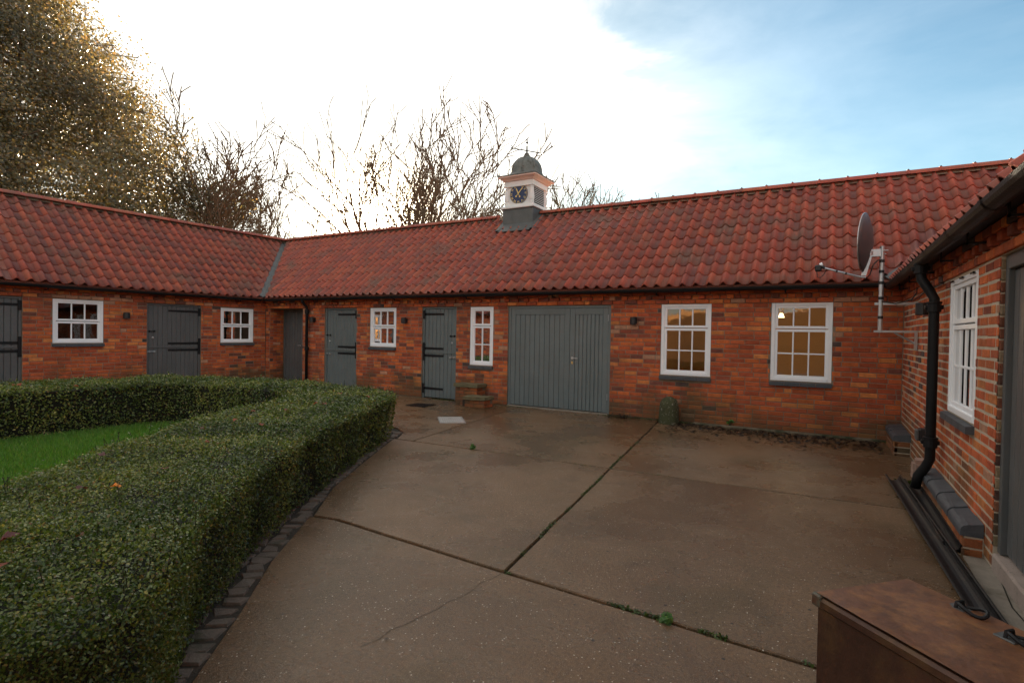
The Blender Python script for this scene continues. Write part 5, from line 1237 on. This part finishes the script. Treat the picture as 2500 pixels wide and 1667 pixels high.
LEAF_LBL = ['small red leaf near the middle of the near hedge', 'small red leaf on the hedge, lower of the close pair mid-way to its far corner', 'small red leaf on the hedge, upper of the close pair mid-way to its far corner',
  'left one of two tiny red leaves side by side on the far hedge bend', 'right one of two tiny red leaves side by side on the far hedge bend', 'tiny red leaf at the hedge corner closest to the doormat', 'faint brown leaf on the hedge above the lawn tip',
  'small brown leaf on the near hedge right of the orange leaf', 'small brown leaf near the outer edge of the hedge half-way along', 'tiny brown leaf on the hedge in front of the second stable door from the corner', 'tiny brown leaf on the hedge below the downpipe',
  'small leaf on the far hedge below the left-most window', 'pale red leaf low on the near hedge right of the big dark one', 'reddish leaf on the near hedge at the left edge of the photo, lowest of all']
for i, (x, y) in enumerate([(505, 1078), (575, 1024), (617, 1003), (770, 984), (792, 985), (898, 968), (495, 1046), (402, 1142), (640, 1035), (830, 960), (700, 1000), (185, 942), (195, 1305), (5, 1380)]):
    d = (gp(x, y, HH) - CAM).length; fallen(gp(x, y, HH + .042), .010 + .0042 * d, random.choice([(.22, .06, .03), (.30, .08, .035), (.15, .05, .03)]), LEAF_LBL[i], 'small leaves on the hedge', 20 + i)
# leaf litter swept against the wall, twigs on the concrete
def litter(name, pts, smin, smax, cols, label, cat, mtl=None, z=.004):
    n = len(pts); pos = np.array([(p[0], p[1], (p[2] if len(p) > 2 else z)) for p in pts]); leaf_cloud(name, pos, np.tile([0, 0, 1.], (n, 1)), RNG.uniform(smin, smax, n), palette(n, cols, [1] * len(cols)), mtl or M_litter, jitter=.22)
    o = bpy.data.objects[name]; tag(o, label, cat); return o
L = []
for _ in range(800):
    x = RNG.uniform(-2.2, .72); y = -.14 - abs(RNG.normal(0, .45)); L.append((x, y))
litter('leaf_litter', L, .035, .095, [(.02, .016, .012), (.03, .022, .015), (.05, .03, .018)], 'dark rotting leaves scattered along the foot of the main wall', 'leaf litter', z=.007)
L = [(-3.12 + RNG.normal(0, .13), -.16 + RNG.normal(0, .07), .008 + abs(RNG.normal(0, .03))) for _ in range(150)]
litter('leaf_pile', L, .03, .07, [(.03, .024, .018), (.05, .035, .025), (.09, .07, .05)], 'small heap of dead leaves between double door and guard stone', 'leaf pile')
L = [(RNG.uniform(-5.5, .9), RNG.uniform(-9, -.4)) for _ in range(150)]
L = [p for p in L if p[0] > -5.3 + (-(p[1]) - 3.5) * .62]
litter('yard_debris', L, .008, .026, [(.025, .018, .012), (.10, .05, .02), (.05, .03, .02)], 'scattered bits of leaf and twig on the concrete', 'debris', z=.006)
def moss(name, line, n, spread, label, s=(.006, .02), dens=None):
    P = []
    for _ in range(n):
        i = RNG.integers(0, len(line) - 1); f = RNG.random(); a, b = Vector(line[i]), Vector(line[i + 1]); p = a.lerp(b, f)
        if dens and not dens(p): continue
        P.append((p[0] + RNG.normal(0, spread), p[1] + RNG.normal(0, spread), .0 + abs(RNG.normal(0, .006))))
    pos = np.array(P); k = len(pos); leaf_cloud(name, pos, np.tile([0, 0, 1.], (k, 1)), RNG.uniform(s[0], s[1], k), palette(k, [(.05, .085, .018), (.035, .05, .014), (.07, .10, .02)], [3, 2, 2]), M_grass, jitter=.8)
    tag(bpy.data.objects[name], label, 'moss')
moss('joint_moss', J3b + J3a[5:], 1500, .010, 'moss growing in the long slab joint towards the double door', dens=lambda p: math.sin(p[1] * 5.1) + math.sin(p[1] * 11.7 + 1) > -.1)
moss('cross_joint_moss', J4b[:6], 900, .012, 'moss and grass tufts in the near cross joint', s=(.008, .03), dens=lambda p: math.sin(p[0] * 6.1) + math.sin(p[0] * 13.7 + 1) > .2)
moss('far_joint_moss', J2b[3:] + J2c[:4], 260, .014, 'thin moss along the far cross joint', dens=lambda p: math.sin(p[0] * 7) > .1)
moss('wall_foot_moss', [(-13, -.03), (.9, -.03)], 5200, .022, 'moss along the foot of the main wall', s=(.008, .03), dens=lambda p: p[0] > -3.3 or math.sin(p[0] * 3.3) > .4)
moss('pipe_foot_weeds', [(.80, -2.55), (.86, -2.85)], 260, .05, 'tuft of weeds at the foot of the downpipe', s=(.015, .05))
def weed(P, n, h, label):
    e = tag(empty('weed', P), label, 'weed'); r = random.Random(int(abs(P[0]) * 100)); m = MB(); pos = []
    for k in range(n):
        d = Vector((r.uniform(-.7, .7), r.uniform(-.9, .2), 1)).normalized(); q = Vector(P) + d * h * r.uniform(.4, 1); m.tube([P, q], .0025, 4)
        for j in range(4): pos.append(tuple(q + Vector([r.uniform(-.02, .02) for _ in range(3)])))
    m.obj('stem', M_core, e); pos = np.array(pos); leaf_cloud('leaves', pos, np.tile([0, -.6, .8], (len(pos), 1)), RNG.uniform(.03, .05, len(pos)), palette(len(pos), [(.06, .14, .03), (.08, .18, .035)], [1, 1]), M_grass, e, aspect=.8, jitter=.5, kind=None)
weed((-1.32, -.06, .02), 9, .10, 'small bright green weed at the foot of the main wall')
weed((-3.85, -3.83, .0), 7, .05, 'small weed tuft in the far cross joint of the concrete')
weed((-.68, -6.73, .0), 8, .025, 'bright green tuft in the near cross joint')

# ------------------------------------------------------------------ trees
def bare_tree(name, base, H, spread, seed, label, stems=1, thick=.16, levels=4, kids=(9, 7, 6, 5), up=.25, twig=.006, first=.25, fork=.55, trunkmat=None, minr=.010, lean=(0, 0)):
    r = random.Random(seed); e = tag(empty(name, base), label, 'tree'); tr = MB(); br = MB(); cnt = [0]
    def grow(p, d, L, rad, lev):
        n = max(3, int(6 - lev)); pts = [p.copy()]; rr = [rad]; dd = d.copy()
        for i in range(n):
            dd = (dd + Vector((r.gauss(0, .16), r.gauss(0, .16), r.gauss(0, .10) + up * .35)) * (1 if lev else .45)).normalized(); p = p + dd * (L / n); pts.append(p.copy()); rr.append(max(minr, rad * (1 - .78 * (i + 1) / n)))
        (tr if lev == 0 else br).tube(pts, rr, 8 if lev == 0 else (6 if lev == 1 else 4 if lev == 2 else 3), caps=False); cnt[0] += 1
        if lev >= levels: return
        k = kids[min(lev, len(kids) - 1)]
        for j in range(k):
            f = first + (1 - first) * (j + r.random()) / k if lev == 0 else .18 + .82 * (j + r.random()) / k
            i = min(n - 1, int(f * n)); q = pts[i].lerp(pts[i + 1], f * n - i); tdir = (pts[i + 1] - pts[i]).normalized(); ax = tdir.orthogonal().normalized(); ax.rotate(Matrix.Rotation(r.uniform(0, 6.28), 3, tdir))
            nd = (tdir * (1 - fork * .4) + ax * fork * min(spread, 1.1) + Vector((0, 0, up))).normalized()
            grow(q, nd, L * r.uniform(.42, .70) * (1 - .35 * f if lev else 1 - .45 * f + .15), max(minr, rr[i] * r.uniform(.42, .62)), lev + 1)
    for s in range(stems):
        a = r.uniform(0, 6.28); k = .0 if stems == 1 else r.uniform(.12, .42) * spread
        grow(Vector(base) + Vector((math.cos(a) * k * .8, math.sin(a) * k * .8, 0)), Vector((math.cos(a) * k + lean[0], math.sin(a) * k + lean[1], 1)).normalized(), H * r.uniform(.78, .95) if stems > 1 else H * .9, thick * (r.uniform(.6, 1) if stems > 1 else 1), 0)
    tr.obj('trunk', M_bark, e, smooth=True); o = br.obj('crown', M_bark, e); print(name, cnt[0], len(br.f)); return e
def far(x, y, Rr):
    v = FW + RT * ((x - CX) / F_PX) - UP * ((y - CY) / F_PX); h = math.hypot(v.x, v.y); return CAM + v * (Rr / h)
P = far(1040, 800, 25); bare_tree('bare_tree', (P.x, P.y, -.1), 8.8, 1.2, 5, 'bare multi-stemmed winter tree rising behind the roof left of the clock turret', stems=10, thick=.15, levels=3, kids=(7, 5, 4), up=.16, minr=.018, fork=.48, first=.35)
P = far(530, 800, 30); bare_tree('bare_tree', (P.x, P.y, -.1), 8.8, 1.4, 9, 'bare spreading winter tree to the right of the big ivy-clad tree', stems=8, thick=.19, levels=3, kids=(8, 6, 5), up=.10, minr=.020, lean=(.10, .16), fork=.5, first=.3)
P = far(1415, 800, 42); bare_tree('bare_tree', (P.x, P.y, -.1), 11.6, 1.0, 17, 'small bare tree top just right of the clock turret', stems=6, thick=.11, levels=3, kids=(7, 6, 4), up=.18, minr=.026, fork=.5)
P = far(900, 800, 27); bare_tree('bare_tree', (P.x, P.y, -.1), 10.0, .6, 21, 'slender bare twigs above the ridge left of the multi-stemmed tree', stems=2, thick=.06, levels=2, kids=(7, 5), up=.25, minr=.017, fork=.4)
def ivy_tree():
    c = Vector((-28.7, -3.4, 0)); tab = [(0, 7.0), (3.3, 9.6), (7.1, 9.4), (10.9, 6.9), (14.5, 4.2), (16.2, 2.4), (17.6, .2)]
    e = tag(empty('ivy_clad_tree', c), 'huge dark ivy-clad evergreen tree towering over the left wing', 'tree'); zs, rs = zip(*tab); r = random.Random(2)
    m = MB(); br = MB()
    for k in range(9):
        a = r.uniform(0, 6.28); s = r.uniform(.3, 1.5); b = c + Vector((math.cos(a) * s, math.sin(a) * s, 0)); d = Vector((math.cos(a) * r.uniform(.1, .5), math.sin(a) * r.uniform(.1, .5), 1)); H = r.uniform(9, 15); pts = [b + d * (H * t) + Vector((r.uniform(-.3, .3), r.uniform(-.3, .3), 0)) * (t > 0) for t in (0, .2, .4, .6, .8, 1)]
        m.tube(pts, [.42 * (1 - .8 * t) for t in (0, .2, .4, .6, .8, 1)], 8, caps=False)
        for j in range(16):
            f = r.uniform(.12, .95); q = pts[0].lerp(pts[5], f); w = r.uniform(0, 6.28); rad = np.interp(q.z, zs, rs); en = Vector((c.x + math.cos(w) * rad * r.uniform(.7, .98), c.y + math.sin(w) * rad * r.uniform(.7, .98), q.z + r.uniform(-.3, 3.2))); mid_ = q.lerp(en, .5) + Vector((0, 0, r.uniform(.1, .9)))
            br.tube([q, mid_, en], [.12, .07, .02], 5, caps=False)
            for u in range(5):
                s0 = mid_.lerp(en, r.random()); br.tube([s0, s0 + Vector((r.uniform(-.8, .8), r.uniform(-.8, .8), r.uniform(-.1, 1.3)))], [.03, .008], 4, caps=False)
    m.obj('trunk', M_bark, e, smooth=True); br.obj('branches', M_bark, e)
    cl = []; 
    tdir = np.array([-c.x + CAM.x, -c.y + CAM.y]); tdir = tdir / np.linalg.norm(tdir)
    while len(cl) < 2900:
        z = r.uniform(2.5, 17.4); rad = np.interp(z, zs, rs); a = r.uniform(0, 6.28); f = 1 - abs(r.gauss(0, .24)); 
        if f < .25 or r.random() > rad / 9.6 + .15: continue
        lump = 1 + .10 * math.sin(a * 5 + z * 1.3) + .07 * math.sin(a * 11 - z * 2.1)
        if z < 8.5 and r.random() < .12: continue
        cl.append((c.x + math.cos(a) * rad * f * lump, c.y + math.sin(a) * rad * f * lump, z + r.uniform(-.2, .2), math.cos(a), math.sin(a)))
    cl = np.array(cl); k = 200; n = len(cl) * k; idx = np.repeat(np.arange(len(cl)), k); sg = RNG.uniform(.28, .55, len(cl))[idx][:, None]
    pos = cl[idx, :3] + RNG.normal(0, 1, (n, 3)) * sg * [1, 1, .8]; nn = np.concatenate([cl[idx, 3:5], np.full((n, 1), .5)], 1)
    shade = RNG.uniform(.7, 1.25, len(cl))[idx][:, None]
    cols = palette(n, [(.105, .092, .045), (.13, .105, .052), (.08, .078, .038), (.18, .13, .075)], [5, 4, 4, 2], .2) * shade
    leaf_cloud('crown', pos, nn, RNG.uniform(.065, .125, n), cols, M_ivy, e, aspect=.75, jitter=.9, kind=None)
    # bare shoots out of the top edge
ivy_tree()
# planting behind the photographer (mirrored in the panes)
for i, (x, y, h) in enumerate([(-9, -36, 12), (-3.5, -40, 14), (4, -37, 13), (11, -42, 14), (-17, -39, 13)]):
    bare_tree('bare_tree', (x, y, 3.0), h, .9, 50 + i, ['bare tree on the bank behind the yard, second from the left wing side', 'tall bare tree on the bank straight behind the yard', 'bare tree on the bank nearest the right wing', 'tall bare tree on the bank beyond the right wing', 'bare tree on the bank nearest the left wing'][i], stems=1, thick=.2, levels=3, kids=(12, 8, 5), up=.2, minr=.012)
